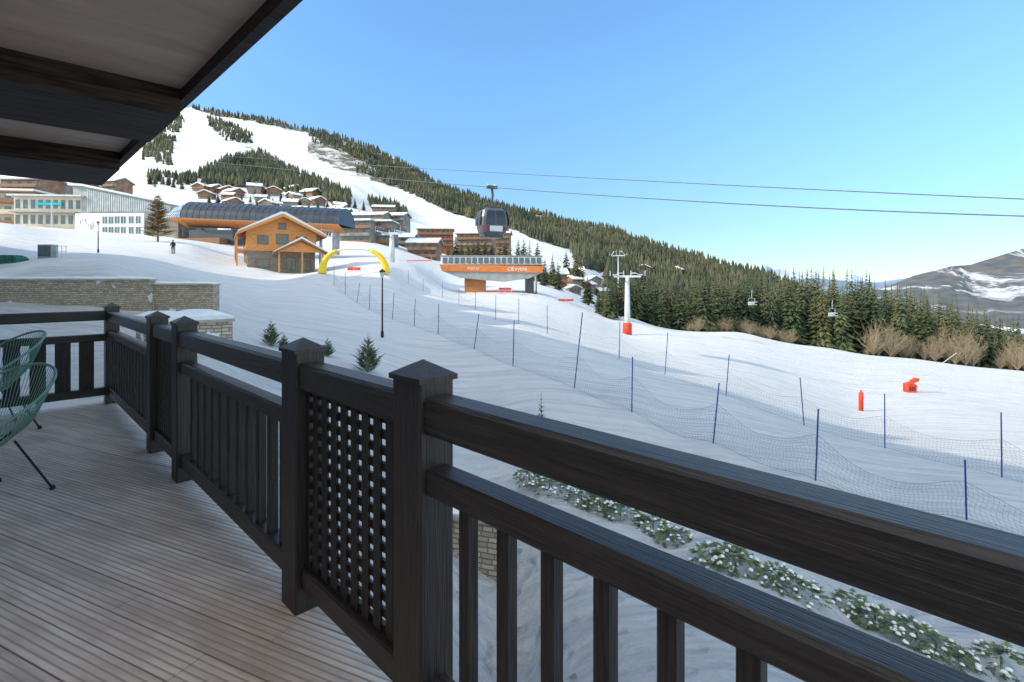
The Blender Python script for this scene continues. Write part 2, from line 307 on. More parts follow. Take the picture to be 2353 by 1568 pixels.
def rails(par,a,b,kind):
    MB().bbox(a,b,-.112,-.012,.943,1.055,.012).build('top_rail',DARKR,par)
    MB().bbox(a,b,-.10,-.022,.10,.196,.008).build('bottom_rail',DARKR,par)
    if kind=='lattice':
        m=MB(); L=b-a; nc=9; pitch=(L-.02)/nc
        for i in range(nc+1):
            x=a+.01+i*pitch; m.box(x-.022,x+.022,-.0545,-.0445,.197,.942)
        z=.197+.012
        while z<.94:
            m.box(a+.001,b-.001,-.0645,-.0550,z-.0155,z+.0155); z+=.0555
        m.build('lattice_panel',DARKB,par)
    else:
        MB().bbox(a,b,-.105,-.018,.762,.84,.01).build('middle_rail',DARKR,par)
        x=b-.146 if kind=='near' else a+.11
        while (x>a+.05 if kind=='near' else x<b-.05):
            MB().vpost(x-.021,x+.021,-.083,-.041,.19,.765,.004).build('baluster',DARKB,par)
            x+= -.153 if kind=='near' else .153
rails(rail,-3.2,POSTS[0]-.0,'near'); rails(rail,POSTS[0]+PS,POSTS[1],'lattice'); rails(rail,POSTS[1]+PS,POSTS[2],'bal'); rails(rail,POSTS[2]+PS,POSTS[3],'lattice'); rails(rail,POSTS[3]+PS,POSTS[4],'bal')
SO=rl(POSTS[4]+.08,-.0,0)
side=empty('side_railing',SO,math.atan2(-nv.y,-nv.x),'black timber side railing with wide flat balusters at far left deck end','railing')
MB().bbox(0.0,4,-.05,.05,.955,1.065,.01).build('top_rail',DARKR,side)
MB().bbox(0.0,4,-.045,.045,.72,.80,.008).build('middle_rail',DARKR,side)
MB().bbox(0.0,4,-.045,.045,.10,.19,.008).build('bottom_rail',DARKR,side)
x=.16
while x<3.9:
    MB().vpost(x-.065,x+.065,-.02,.02,.19,.72,.004).build('baluster',DARKB,side); x+=.20
def deckmat():
    m=M('deck_boards',(.68,.545,.465),(.94,.79,.69),2.2,.55,0,stretch=(1,9,1),spec=.2); nt=m.node_tree; N=nt.nodes; L=nt.links; b=N['Principled BSDF']
    tc=N.new('ShaderNodeTexCoord'); w=N.new('ShaderNodeTexWave'); w.bands_direction='Y'; w.inputs['Scale'].default_value=10.83; w.inputs['Distortion'].default_value=.3; w.inputs['Detail'].default_value=1
    L.new(tc.outputs['Object'],w.inputs['Vector'])
    ramp=N.new('ShaderNodeValToRGB'); ramp.color_ramp.elements[0].position=.0; ramp.color_ramp.elements[1].position=.34; L.new(w.outputs['Fac'],ramp.inputs['Fac'])
    old=b.inputs['Base Color'].links[0].from_socket
    n=N.new('ShaderNodeTexNoise'); n.inputs['Scale'].default_value=1.5; n.inputs['Detail'].default_value=8; n.inputs['Roughness'].default_value=.68; L.new(tc.outputs['Object'],n.inputs['Vector'])
    r2=N.new('ShaderNodeValToRGB'); r2.color_ramp.elements[0].position=.35; r2.color_ramp.elements[0].color=(.80,.74,.70,1); r2.color_ramp.elements[1].position=.62; r2.color_ramp.elements[1].color=(1.04,1.04,1.04,1); L.new(n.outputs['Fac'],r2.inputs['Fac'])
    mw=N.new('ShaderNodeMixRGB'); mw.blend_type='MULTIPLY'; mw.inputs['Fac'].default_value=1; L.new(old,mw.inputs[1]); L.new(r2.outputs[0],mw.inputs[2])
    sp=N.new('ShaderNodeSeparateXYZ'); L.new(tc.outputs['Object'],sp.inputs[0]); dv=N.new('ShaderNodeMath'); dv.operation='DIVIDE'; dv.inputs[1].default_value=.145; L.new(sp.outputs['Y'],dv.inputs[0])
    fl=N.new('ShaderNodeMath'); fl.operation='FLOOR'; L.new(dv.outputs[0],fl.inputs[0]); wn=N.new('ShaderNodeTexWhiteNoise'); wn.noise_dimensions='1D'; L.new(fl.outputs[0],wn.inputs['W'])
    mr=N.new('ShaderNodeMapRange'); mr.inputs['To Min'].default_value=.84; mr.inputs['To Max'].default_value=1.05; L.new(wn.outputs['Value'],mr.inputs['Value'])
    mb=N.new('ShaderNodeMixRGB'); mb.blend_type='MULTIPLY'; mb.inputs['Fac'].default_value=1; L.new(mw.outputs[0],mb.inputs[1]); L.new(mr.outputs[0],mb.inputs[2])
    mx=N.new('ShaderNodeMixRGB'); mx.inputs[1].default_value=(.43,.335,.28,1); L.new(ramp.outputs[0],mx.inputs['Fac']); L.new(mb.outputs[0],mx.inputs[2]); L.new(mx.outputs[0],b.inputs['Base Color'])
    bp=N.new('ShaderNodeBump'); bp.inputs['Distance'].default_value=.0016; L.new(w.outputs['Fac'],bp.inputs['Height']); L.new(bp.outputs[0],b.inputs['Normal'])
    return m
DM=deckmat()
bd=Vector((-2676,1180,0)).normalized(); ba=math.atan2(bd.y,bd.x); bo=C3.copy()
def clip(poly,inside,inter):
    out=[]
    for i in range(len(poly)):
        a,b=poly[i],poly[(i+1)%len(poly)]; ia,ib=inside(a),inside(b)
        if ia: out.append(a)
        if ia!=ib: out.append(inter(a,b))
    return out
SE=POSTS[4]+.2
deck=MB(); bn=Vector((-bd.y,bd.x,0))
quadw=[rl(-6,-2.6,0),rl(SE,-2.6,0),rl(SE,.16,0),rl(-6,.16,0)]
loc=[((p-bo).dot(bd),(p-bo).dot(bn)) for p in quadw]
v0=min(l[1] for l in loc); v1=max(l[1] for l in loc); bw=.145; k=math.floor(v0/bw)
rnd=random.Random(3)
while k*bw<v1:
    lo,hi=k*bw+.002,(k+1)*bw-.002
    poly=list(loc)
    poly=clip(poly,lambda p:p[1]>=lo,lambda a,b:(a[0]+(b[0]-a[0])*(lo-a[1])/(b[1]-a[1]),lo))
    poly=clip(poly,lambda p:p[1]<=hi,lambda a,b:(a[0]+(b[0]-a[0])*(hi-a[1])/(b[1]-a[1]),hi)) if len(poly)>2 else poly
    if len(poly)>2:
        j=rnd.uniform(-3.4,-2.4); cuts=[-20,j+rnd.uniform(0,1.2),j+rnd.uniform(2.2,3.4),20]
        for c0,c1 in zip(cuts[:-1],cuts[1:]):
            a0,a1=c0+.002,c1-.002
            pp=clip(poly,lambda p:p[0]>=a0,lambda a,b:(a0,a[1]+(b[1]-a[1])*(a0-a[0])/(b[0]-a[0])))
            if len(pp)>2: pp=clip(pp,lambda p:p[0]<=a1,lambda a,b:(a1,a[1]+(b[1]-a[1])*(a1-a[0])/(b[0]-a[0])))
            if len(pp)>2: deck.prism(pp,'z',-.028,rnd.uniform(-.0008,.0008))
    k+=1
do=deck.build('deck_floor',DM); do.location=bo; do.rotation_euler=(0,0,ba); do['kind']='structure'
eb=MB()
eb.box(-6,SE,-.2,-.163,-.3,.0); eb.box(-6,SE,-.155,2.6,-.25,-.04)
o=eb.build('deck_edge',BEAM); o.location=C3; o.rotation_euler=(0,0,RZ); o['kind']='structure'
bld=empty('balcony_chalet',C3,RZ,'timber chalet with plank soffit and dark cross beams over the balcony','building')
S0,S1=-.62,5.1
MB().box(S0,S1,.052,2.61,2.62,2.66).build('soffit',SOFFIT,bld)
for a,b in ((1.62,2.5),(3.87,4.98)):
    MB().bbox(a,b,.055,2.6,2.450,2.622,.008).build('beam',BEAM,bld)
MB().box(S0,S1+.06,-.005,.050,2.55,2.95).build('fascia',BEAM,bld)
MB().box(S1+.002,S1+.06,.052,2.6,2.5,2.95).build('fascia',BEAM,bld)
MB().box(S0,S1+.06,-.04,-.007,2.62,2.78).build('drip_board',BEAM,bld)
MB().box(S0,S1,.055,2.61,2.67,2.94).build('upper_floor',LOGD,bld)
MB().box(-14,SE,2.62,13,-6,2.95).build('wall',WALLW,bld)
for s in (-4.5,-1.5,1.5,4): MB().box(s-.9,s+.9,2.585,2.617,.05,2.2).build('balcony_door',GLASS,bld)
rf=MB().box(-14.3,SE,2.63,13.3,2.951,3.1).build('roof',LOGD,bld)
MB().box(-14.2,SE-.1,2.75,13.2,3.101,3.3).build('roof_snow',SNOW,rf)
for i,(a,b,zr,lab) in enumerate(((5.6,22,15.0,'first stepped wing of the unseen hotel added to shade the slope, next to the balcony'),(22.6,32.5,16.2,'second stepped wing of the unseen hotel added to shade the slope'),(33,43.5,18.2,'third stepped wing of the unseen hotel added to shade the slope'),(47.5,59,21.4,'fourth stepped wing of the unseen hotel added to shade the slope, beyond a gap'),(59.5,74,25,'highest and farthest wing of the unseen hotel added to shade the slope'))):
    t=empty('shadow_caster_wing',rl(a,0,0),RZ,lab,'building'); L=b-a  # off-frame stand-in blocks, stepped to throw the large shadow over the slope
    MB().box(0,L,3.2,15,-7,zr-3.6).build('wall',WALLW,t)
    MB().prism([(3.2,zr-3.59),(15,zr-3.59),(9,zr-.5)],'x',.02,L-.02).build('gable_wall',LOGD,t)
    r=MB().prism([(2.6,zr-4.2),(9,zr-.4),(15.8,zr-4.2),(15.8,zr-3.8),(9,zr),(2.6,zr-3.8)],'x',-.2,L+.2).build('roof',LOGD,t)
    for f in range(4):
        for k in range(int(L/4)): MB().box(1.5+k*4,3.2+k*4,3.14,3.197,zr-15+f*2.8,zr-13.4+f*2.8).build('window',GLASS,t)

def lounge_chair(loc,rz,sc,label):
    t=empty('cord_chair',loc,rz,label,'chair'); t.scale=(sc,)*3
    def ring(a):
        return Vector((.38*math.sin(a)*(1+.12*math.cos(a)),.36*math.cos(a)+.02,.64+.25*math.cos(a)))
    def inner(a): return Vector((.15*math.sin(a),.12*math.cos(a)+.02,.38+.03*math.cos(a)))
    MB().tube([ring(2*PI*i/60) for i in range(60)],.010,8,closed=True,ref=(0.01,-.55,.83)).build('rim',GREEN,t,smooth=True)
    MB().tube([inner(2*PI*i/30) for i in range(30)],.007,6,closed=True,ref=(0.01,-.2,.97)).build('seat_ring',GREEN,t,smooth=True)
    m=MB(); nC=88
    for i in range(nC):
        a=2*PI*i/nC; p,q=ring(a),inner(a); mid=(p+q)/2; mid.z-=.05; mid.x*=1.08; mid.y*=1.08
        m.tube([p,p*.55+mid*.45+Vector((0,0,-.012)),mid,q],.0026,4)
    for i in range(-6,7):
        x=i*.022; y=.12*math.sqrt(max(0,1-(x/.15)**2)); m.tube([(x,y+.02,.395),(x,.02,.365),(x,-y+.02,.365)],.0026,4)
    m.build('cord_shell',GREEN,t)
    for sx in (-1,1):
        for sy in (-1,1):
            l=MB().tube([(sx*.14,sy*.10+.02,.39),(sx*.27,sy*.27,0.012)],.008,7).build('leg',BLACK,t)
            MB().lathe([(.016,0),(.018,.01),(.012,.03)],8,(sx*.272,sy*.272,0)).build('foot',BLACK,l)
    MB().tube([(-.31*1,.0,.50),(-.2,-.02,.42),(0,-.03,.37),(.2,-.02,.42),(.31,.0,.50)],.007,6).build('support_hoop',BLACK,t)
    return t
lounge_chair((-3.40,3.22,0),math.radians(-14),.92,'green cord lounge chair with black legs, nearer the camera')
lounge_chair((-4.86,4.68,0),math.radians(-28),1.02,'green cord lounge chair behind the other, by the side railing')

def stone_wall(name,p0,p1,thick,zt,zb,label,snowh=.16):
    a=Vector((p0.x,p0.y,0)); b=Vector((p1.x,p1.y,0)); L=(b-a).length; rz=math.atan2(b.y-a.y,b.x-a.x)
    t=empty(name,a,rz,label,'wall')
    MB().box(0,L,0,thick,zb,zt).build('masonry',STONE,t)
    MB().box(-.05,L+.05,-.06,thick+.05,zt+.001,zt+.08).build('coping',COPE,t)
    m=MB(); n=int(max(6,L/.4)); rnd=random.Random(5); vs=[]
    for i in range(n+1):
        x=-.04+(L+.08)*i/n; h=zt+.08+snowh*rnd.uniform(.75,1.1)*(.45 if i in (0,n) else 1); w=.05+.05*rnd.random()
        vs.append([(x,-.04,zt+.082),(x,-.07+w*.3,zt+.08+(h-zt-.08)*.6),(x,.06+w,h),(x,thick*.5,h+.04),(x,thick-.04,h),(x,thick+.02,zt+.082)])
    for i in range(n):
        for j in range(5): m.quad(vs[i][j],vs[i][j+1],vs[i+1][j+1],vs[i+1][j])
    m.quad(*vs[0]); m.quad(*vs[-1])
    m.build('snow_cap',SNOW,t,smooth=False); return t
stone_wall('stone_wall',at(-700,700,27),at(342,700,27),.5,at(0,645,27).z,-3,'long rubble stone retaining wall with snow on top, behind the side railing',.1)
stone_wall('stone_wall',at(342,700,27.4),at(489,700,27.0),.5,at(0,656,27.2).z,-3,'lower stepped end of the stone retaining wall, right of the long one',.08)
stone_wall('stone_pier',at(352,735,13.4),at(534,735,14.8),2.2,at(0,740,14.6).z,-3,'low wide stone wall corner under thick snow just beyond the railing posts',.2)
stone_wall('garden_wall',at(940,1200,10.0),at(1143,1200,9.5),.4,at(0,1200,9.6).z,-5,'low stone garden wall below the deck, seen between the balusters',.08)

def branch_mesh(m,p,dr,L,w,droop,rnd,twigs=3):
    dr=dr.normalized(); sd=dr.cross(Vector((0,0,1))).normalized()
    tip=p+dr*L+Vector((0,0,-droop*L)); mid=p+dr*L*.5+Vector((0,0,-droop*L*.25))
    k=len(m.v); m.v+=[p,mid+sd*w-Vector((0,0,w*.4)),tip,mid-sd*w-Vector((0,0,w*.4)),mid+Vector((0,0,w*.25))]
    m.f+=[(k,k+1,k+4),(k+1,k+2,k+4),(k+2,k+3,k+4),(k+3,k,k+4)]
    for i in range(twigs):
        f=.3+.65*i/twigs+rnd.uniform(-.05,.05); c=p.lerp(tip,f)+Vector((0,0,w*.1))
        for sg in (-1,1):
            l=L*(.42*(1.15-f))+w*.5; e=c+(dr*.75+sd*sg).normalized()*l+Vector((0,0,-droop*l*.9+rnd.uniform(-.1,.06)*l)); q=c+dr*l*.35
            k=len(m.v); m.v+=[c,e,q]; m.f.append((k,k+1,k+2))
def conifer(name,h,rad,levels,per,mat,seed,z0=.1,droop=.35,twigs=3,up=False,wk=.2):
    rnd=random.Random(seed); t=empty(name,(0,0,0))
    MB().tube([(0,0,-.3),(0,0,h*.5),(0,0,h*.96)],h*.017,6,r2=h*.002).build('trunk',BARK,t)
    m=MB()
    for i in range(levels):
        f=i/(levels-1); z=h*(z0+(.97-z0)*f); Lr=rad*((1-f)**.8)*(.92 if i%2 else 1.06)+rad*.05
        nb=max(4,int(per*(1-f*.55)))
        for b in range(nb):
            a=2*PI*b/nb+rnd.uniform(-.3,.3)+i*.7; L=Lr*rnd.uniform(.62,1.12)
            if rnd.random()<.06: continue
            dr=Vector((math.cos(a),math.sin(a),.55 if up else rnd.uniform(-.1,.15)))
            branch_mesh(m,Vector((0,0,z+rnd.uniform(-.5,.5)*h/levels)),dr,L,L*wk+h*.004,droop*rnd.uniform(.6,1.3),rnd,twigs)
    m.tube([(0,0,h*.9),(0,0,h*1.02)],h*.006,4,r2=h*.001)
    m.build('crown',mat,t); return t
for i,(px,yb,yt,Y,lab) in enumerate(((622,800,737,20,'young fir poking out of the snow left of the tall foreground post'),(752,832,785,20.5,'tiniest young fir just right of the pyramid topped post'),(845,856,765,19.5,'young fir beside the foot of the black street lamp'),(1243,950,888,16.6,'bare little sapling alone in the snow above the near top rail'),(652,800,765,20.5,'small fir top beside the left young fir'))):
    p=at(px,yb,Y); h=(yb-yt)/F*Y
    t=conifer('young_fir',h,h*(.5 if i!=3 else .22),12,10 if i!=3 else 5,YFOL if i!=3 else BARK,40+i,.04,-.15,7,up=True,wk=.06); t.location=(p.x,p.y,H(p.x,p.y)-.05); tag(t,lab,'young tree','young firs in the snow')
# low fir row: each bush is many short interlaced sprays spread over a low mound, dusted with snow
BU=[(1215,1106),(1262,1124),(1335,1152),(1378,1170),(1425,1188),(1500,1222),(1545,1246),(1650,1290),(1690,1306),(1785,1345),(1830,1366),(1965,1415),(2010,1436),(2105,1478),(2150,1498),(2300,1540)]
wds=['leftmost','second','third','fourth','fifth','sixth','seventh','eighth','ninth','tenth','eleventh','twelfth','thirteenth','fourteenth','fifteenth','rightmost and nearest']
for i,(px,py) in enumerate(BU):
    p=ground(px,py); rnd=random.Random(60+i); t=empty('fir_bush',p-Vector((0,0,.05)),rnd.uniform(0,6)); t.scale=(rnd.uniform(.95,1.25),rnd.uniform(.8,1.0),rnd.uniform(.8,1.15))
    MB().tube([(0,0,-.2),(0,0,.2)],.015,5).build('stem',BARK,t)
    m=MB(); sn=MB()
    for b in range(120):
        a=rnd.uniform(0,6.28); rr=.34*math.sqrt(rnd.random()); zz=.26*(1-(rr/.4)**2)*rnd.uniform(.6,1.1)+.02; c=Vector((rr*math.cos(a),rr*math.sin(a),zz))
        a2=a+rnd.uniform(-.9,.9); dr=Vector((math.cos(a2),math.sin(a2),rnd.uniform(-.05,.55))); L=rnd.uniform(.13,.24)
        branch_mesh(m,c,dr,L,.012,.25,rnd,6)
        if b%5==0:
            q=c+dr.normalized()*L*.6; s_=rnd.uniform(.02,.045); sn.lathe([(s_,-.006),(s_*.8,.010),(s_*.3,.018)],7,(q.x,q.y,q.z+.012))
    m.build('foliage',YFOL,t); sn.build('snow_dusting',SNOW,t)
    tag(t,f'{wds[i]} bush of the low fir row beyond the near balusters','bush','low fir bushes in a row below the balcony')

LGL=M('lamp_glass',(.5,.5,.48),(.6,.6,.58),3,.2)
def lamp(px,yb,yt,Y,label):
    p=at(px,yb,Y); p.z=H(p.x,p.y)-.02; h=E-(yt-HY)/F*Y-p.z
    t=empty('street_lamp',p,0,label,'street lamp','black lantern street lamps')
    MB().lathe([(.09,0),(.09,.35),(.055,.45),(.05,h*.5),(.036,h-.62),(.05,h-.6),(.03,h-.5)],10).build('pole',BLACK,t,smooth=True)
    MB().lathe([(.09,h-.5),(.15,h-.2)],6).build('lantern_glass',LGL,t)
    MB().lathe([(.20,h-.2),(.17,h-.12),(.05,h-.04),(.015,h)],6).build('lantern_roof',BLACK,t)
lamp(878,782,618,30,'black lantern street lamp in the middle of the snow slope')
lamp(225,617,508,56,'black lantern street lamp on the left snow bank above the stone wall')

p=ground(103,626,40); t=empty('cellar_hatch',p,0,'small grey framed cellar hatch with dark panes sunk in the left snow bank','hatch')
MB().box(-.6,.5,0,.6,-.4,1.1).build('hatch_frame',GREY,t)
for x in (-.52,-.18,.14): MB().box(x,x+.28,-.03,-.003,.15,1.0).build('pane',GLASS,t)
for x in (.75,1.15,1.5): MB().tube([(x,.2,-.3),(x,.2,1.0)],.025,5).build('guard_post',LGREY,t)
for z in (.55,.98): MB().tube([(.5,.2,z),(1.55,.2,z)],.02,5).build('guard_bar',LGREY,t)
p=ground(8,628,38); t=empty('green_container',p,0,'dark green covered container half buried at the left edge of the snow bank','container')
GT=M('green_tarpaulin',(.01,.10,.07),(.02,.15,.10),2,.6)
MB().prism([(-1.0,-.3),(.9,-.3),(.95,.4),(.7,.6),(-.9,.6),(-1.05,.4)],'y',0,1).build('body',GT,t)
MB().box(-.8,.6,.1,.9,.601,.66).build('lid',GT,t)
for x in (-.5,.1,.6): MB().box(x,x+.05,-.03,-.002,-.2,.5).build('rib',STEEL,t)

def fence(poles,label,cell,gr):
    base=[at(p[0],p[3],p[4]) for p in poles]; top=[at(p[1],p[2],p[4]) for p in poles]
    for b in base: b.z=H(b.x,b.y)
    t=empty('safety_net_fence',base[0],0,label,'net fence',gr)
    for b,q in zip(base,top): MB().tube([b-Vector((0,0,.2)),q],.021,7).build('pole',BLUEP,t,world=True)
    for i in range(len(base)-1):
        b0,b1,t0,t1=base[i],base[i+1],top[i],top[i+1]; L=(b1-b0).length
        if L<.3: continue
        cc=cell*max(1,(b0.y+b1.y)/2/20); nu=max(3,int(L/cc)); h0=min(1.25,(t0-b0).length*.62); h1=min(1.25,(t1-b1).length*.62); nvv=max(4,int((h0+h1)/2/cc))
        us=np.linspace(0,1,nu+1); xs=b0.x+(b1.x-b0.x)*us; ys=b0.y+(b1.y-b0.y)*us; gz=Hn(xs,ys)
        G=[]
        for iu,u in enumerate(us):
            hh=(h0+(h1-h0)*u)*(1-.32*math.sin(PI*u)); ld=((t0-b0)*(1-u)+(t1-b1)*u)
            G.append([Vector((xs[iu]+ld.x*(j/nvv)*.6+.04*math.sin(u*9+j),ys[iu]+.03*math.sin(u*13+j*.7),gz[iu]+.03+hh*j/nvv)) for j in range(nvv+1)])
        m=MB(); r=.0026
        for j in range(nvv+1): m.tube([G[k][j] for k in range(nu+1)],r*(2 if j in (0,nvv) else 1),3,cap=False)
        for k in range(nu+1): m.tube([G[k][j] for j in range(nvv+1)],r,3,cap=False)
        m.build('netting',NETM,t,world=True)
fence([(2650,2650,1190,1330,11),(2221,2217,1057,1195,12.6),(1873,1880,940,1105,13.6),(1637,1652,880,1020,16.2),(1451,1453,820,948,18.4),(1318,1338,718,895,20.6),(1178,1181,737,842,24),(1088,1100,722,803,28),(1006,1008,698,770,33),(951,954,687,750,36),(901,905,673,735,38.5),(848,850,655,712,43),(819,826,651,698,46),(793,793,626,678,50),(767,767,604,655,55)],
 'nearer line of dark blue poles and sagging blue netting across the shaded snow',.10,'blue safety nets along the piste')
fence([(2640,2640,1010,1180,14.5),(2302,2300,948,1098,17),(2033,2032,905,1030,20),(1848,1838,868,977,22.5),(1667,1675,815,910,25),(1527,1534,765,863,28),(1422,1424,740,826,31),(1257,1257,700,768,37),(1191,1192,687,745,40),(1138,1139,678,735,43),(1092,1092,670,712,50),(1054,1054,662,700,56),(1016,1016,650,685,62),(972,972,640,668,66),(938,938,622,650,68)],
 'farther line of dark blue poles and netting along the edge of the shadow',.11,'blue safety nets along the piste')

p=ground(1978,945,20); t=empty('padded_post',p,0,'short red padded post standing alone on the sunlit snow','post')
MB().lathe([(.15,-.2),(.15,1.25),(.12,1.32)],10).build('padding',RED,t,smooth=True); MB().lathe([(.05,1.32),(.05,1.5),(.02,1.52)],8).build('post_tip',RED,t)
p=ground(2090,902,25); t=empty('snow_lance',p,0,'red snow making lance with slanted pole on the right of the piste','snow lance')
t.scale=(.9,.9,.9)
MB().prism([(-.42,-.2),(.42,-.2),(.46,.75),(.1,.98),(-.42,.85)],'y',-.35,.35).build('base_box',RED,t)
MB().prism([(.05,.85),(.75,1.12),(.85,1.4),(.6,1.45),(.1,1.15)],'y',-.2,.2).build('spray_head',RED,t)
MB().tube([(.8,0,1.3),(2.6,0,2.4),(4.7,0,3.95)],.05,6,r2=.03).build('lance',LGREY,t)
for i in range(3): MB().box(-.3+.22*i,-.2+.22*i,-.37,-.352,.2,.6).build('vent',BLACK,t)

def ycab(px,y0): return 1/(1/y0+2.737e-5*(px-1122)*40/y0)
def cable(knots,y0,label,r=.027):
    xs=[k[0] for k in knots]; ys=[k[1] for k in knots]; co=np.polyfit(xs,ys,2)
    pts=[at(px,float(np.polyval(co,px)),ycab(px,y0)) for px in np.linspace(330,2900,80)]
    t=MB().tube(pts,r,5).build('lift_cable',CABLE); tag(t,label,'cable','gondola lift cables'); return lambda px: at(px,float(np.polyval(co,px)),ycab(px,y0))
c1=cable([(300,345),(930,385),(2353,458)],48,'upper steel gondola cable crossing the sky above the other')
c2=cable([(300,352),(1130,431),(2353,497)],40,'lower steel gondola cable that carries the cabin')
gp=c2(1130); t=empty('gondola_cabin',gp,math.radians(20),'dark grey gondola cabin with dark windows hanging from the lower cable','gondola')
MB().box(-.42,.42,-.14,.12,-.12,.12).build('cable_grip',STEEL,t)
for x in (-.27,.27): MB().lathe([(.14,-.07),(.14,.07)],10,(x,0,.18)).build('grip_wheel',LGREY,t)
MB().tube([(0,0,-.1),(.06,0,-.6),(.0,0,-1.1),(0,0,-1.62)],.10,8,ref=(0,1,0)).build('hanger_arm',STEEL,t)
MB().box(-.5,.5,-.5,.5,-1.72,-1.58).build('roof_frame',STEEL,t)
prof=[(.62,-1.70),(.98,-1.88),(1.12,-2.4),(1.14,-3.05),(1.02,-3.6),(.78,-3.86)]
def cab(s,prof):
    m=MB(); rings=[]
    for (r,z) in prof:
        c=[]
        for k in range(24):
            a=2*PI*k/24; q=abs(math.cos(a))**.55*math.copysign(1,math.cos(a)); w=abs(math.sin(a))**.55*math.copysign(1,math.sin(a)); c.append(Vector((q*r*s,w*r*s*.9,z)))
        rings.append(c)
    for i in range(len(rings)-1):
        for k in range(24): m.quad(rings[i][k],rings[i+1][k],rings[i+1][(k+1)%24],rings[i][(k+1)%24])
    m.quad(*rings[0]); m.quad(*reversed(rings[-1])); return m
SHELL=M('cabin_paint',(.06,.06,.075),(.10,.10,.12),2,.3,spec=.6)
cab(1.0,prof).build('cabin_shell',SHELL,t,smooth=False)
for a0 in (0,PI/2,PI,3*PI/2):
    m=MB(); ca,sa=math.cos(a0),math.sin(a0)
    def tr(x,y,z): return (ca*x-sa*y,(sa*x+ca*y)*(.9),z)
    for (w0_,w1_) in ((-.78,-.05),(.05,.78)):
        m.quad(tr(1.035,w0_*.85,-1.95),tr(1.155,w0_,-2.5),tr(1.155,w1_,-2.5),tr(1.035,w1_*.85,-1.95)); m.quad(tr(1.155,w0_,-2.5),tr(1.165,w0_,-3.02),tr(1.165,w1_,-3.02),tr(1.155,w1_,-2.5))
    m.build('window',DGLASS,t)
MB().box(-.5,.5,-1.12,-1.05,-3.55,-3.12).build('ski_rack',LGREY,t)
MB().box(-.75,.75,-.6,.6,-3.98,-3.87).build('skirt',STEEL,t)
CRI=M('crimson_panel',(.3,.03,.05),None,2,.4)
for x in (-.9,.9): MB().box(x-.12,x+.12,-1.07,-1.04,-3.5,-3.2).build('red_panel',CRI,t)

def pylon(px,yb,yt,Y,label,r=.42,arm=2.6,redb=True,gr='lift pylons',q=1.0):
    p=at(px,yb,Y); p.z=H(p.x,p.y); h=E-(yt-HY)/F*Y-p.z
    t=empty('lift_pylon',p,math.radians(-12),label,'lift pylon',gr)
    MB().lathe([(r,-.5),(r*.95,h*.4),(r*.72,h*.93)],14).build('mast',LGREY,t,smooth=True)
    if redb: MB().lathe([(r*1.5,-.3),(r*1.5,1.5),(r*1.3,1.6)],12).build('red_pad',RED,t,smooth=True)
    MB().box(-arm,arm,-.22,.22,h*.93,h*.93+.4*q).build('cross_arm',LGREY,t)
    for s in (-1,1):
        MB().box(s*arm-.12,s*arm+.12,-1.9,1.9,h*.93+.42*q,h*.93+.6*q).build('sheave_beam',LGREY,t)
        for k in range(5): MB().prism([(-1.6+.8*k+.24*q*math.cos(a*PI/4),h*.93+.85*q+.24*q*math.sin(a*PI/4)) for a in range(8)],'x',s*arm-.09,s*arm+.09).build('sheave',STEEL,t)
        MB().tube([(s*arm*.95,-.3,h*.93+.4*q),(s*arm*.6,-.3,h),(s*arm*.3,0,h+.0)],.06,5).build('catwalk_rail',LGREY,t)
        for yy in (-1.6,1.6): MB().tube([(s*arm+s*.5,yy,h*.93+.3*q),(s*arm+s*.5,yy,h*.93+1.3*q)],.03,5).build('rail_post',LGREY,t)
        MB().tube([(s*arm+s*.5,-1.7,h*.93+1.3*q),(s*arm+s*.5,1.7,h*.93+1.3*q)],.03,5).build('hand_rail',LGREY,t)
    for x in (-.5,.5): MB().tube([(x,-.0,h*.93+.4*q),(x,0,h+.5*q)],.06,5).build('ladder_frame',LGREY,t)
    return t
pylon(1441,768,628,72,'grey chairlift pylon with red padded foot on the sunlit snow',arm=1.9,q=.7)
pylon(900,628,535,88,'white lift pylon with large square head behind the yellow arch',.5,1.8,False)
pylon(1420,640,578,150,'small far lift pylon above the trees',.2,2.0,False,q=.7)
pylon(737,620,543,80,'dark slim lift pylon beside the log chalet',.3,.6,False)
def clp(px,off=0): 
    u=(px-1443)/(2353-1443); return at(px,629+u*120+8*u*(u-1)*4+off,72-18*u)
for off,lab in ((0,'near haul cable of the chairlift running to the right'),(5,'far haul cable of the chairlift just below the other')):
    tag(MB().tube([clp(px,off) for px in np.linspace(1443,2500,40)],.011,4).build('chairlift_cable',STEEL),lab,'cable','chairlift cables')
for px,lab in ((1728,'empty white lift chair, the left and farther one'),(1913,'empty white lift chair, the right and nearer one')):
    p=clp(px,5); t=empty('lift_chair',p,math.radians(25),lab,'lift chair','chairs hanging from the chairlift'); t.scale=(.75,.75,.85)
    MB().box(-.2,.2,-.06,.06,-.08,.08).build('grip',STEEL,t)
    MB().tube([(0,0,0),(0,.1,-.7),(0,.1,-1.4)],.035,6).build('hanger',LGREY,t)
    MB().tube([(-.75,.1,-2.4),(-.75,.1,-1.4),(.75,.1,-1.4),(.75,.1,-2.4)],.03,6).build('frame',LGREY,t)
    MB().box(-.8,.8,-.35,.15,-2.46,-2.38).build('seat',LGREY,t); MB().box(-.8,.8,.16,.21,-2.36,-1.95).build('backrest',LGREY,t)
    MB().tube([(-.7,.1,-2.0),(-.7,-.45,-2.05),(.7,-.45,-2.05),(.7,.1,-2.0)],.025,5).build('safety_bar',LGREY,t)

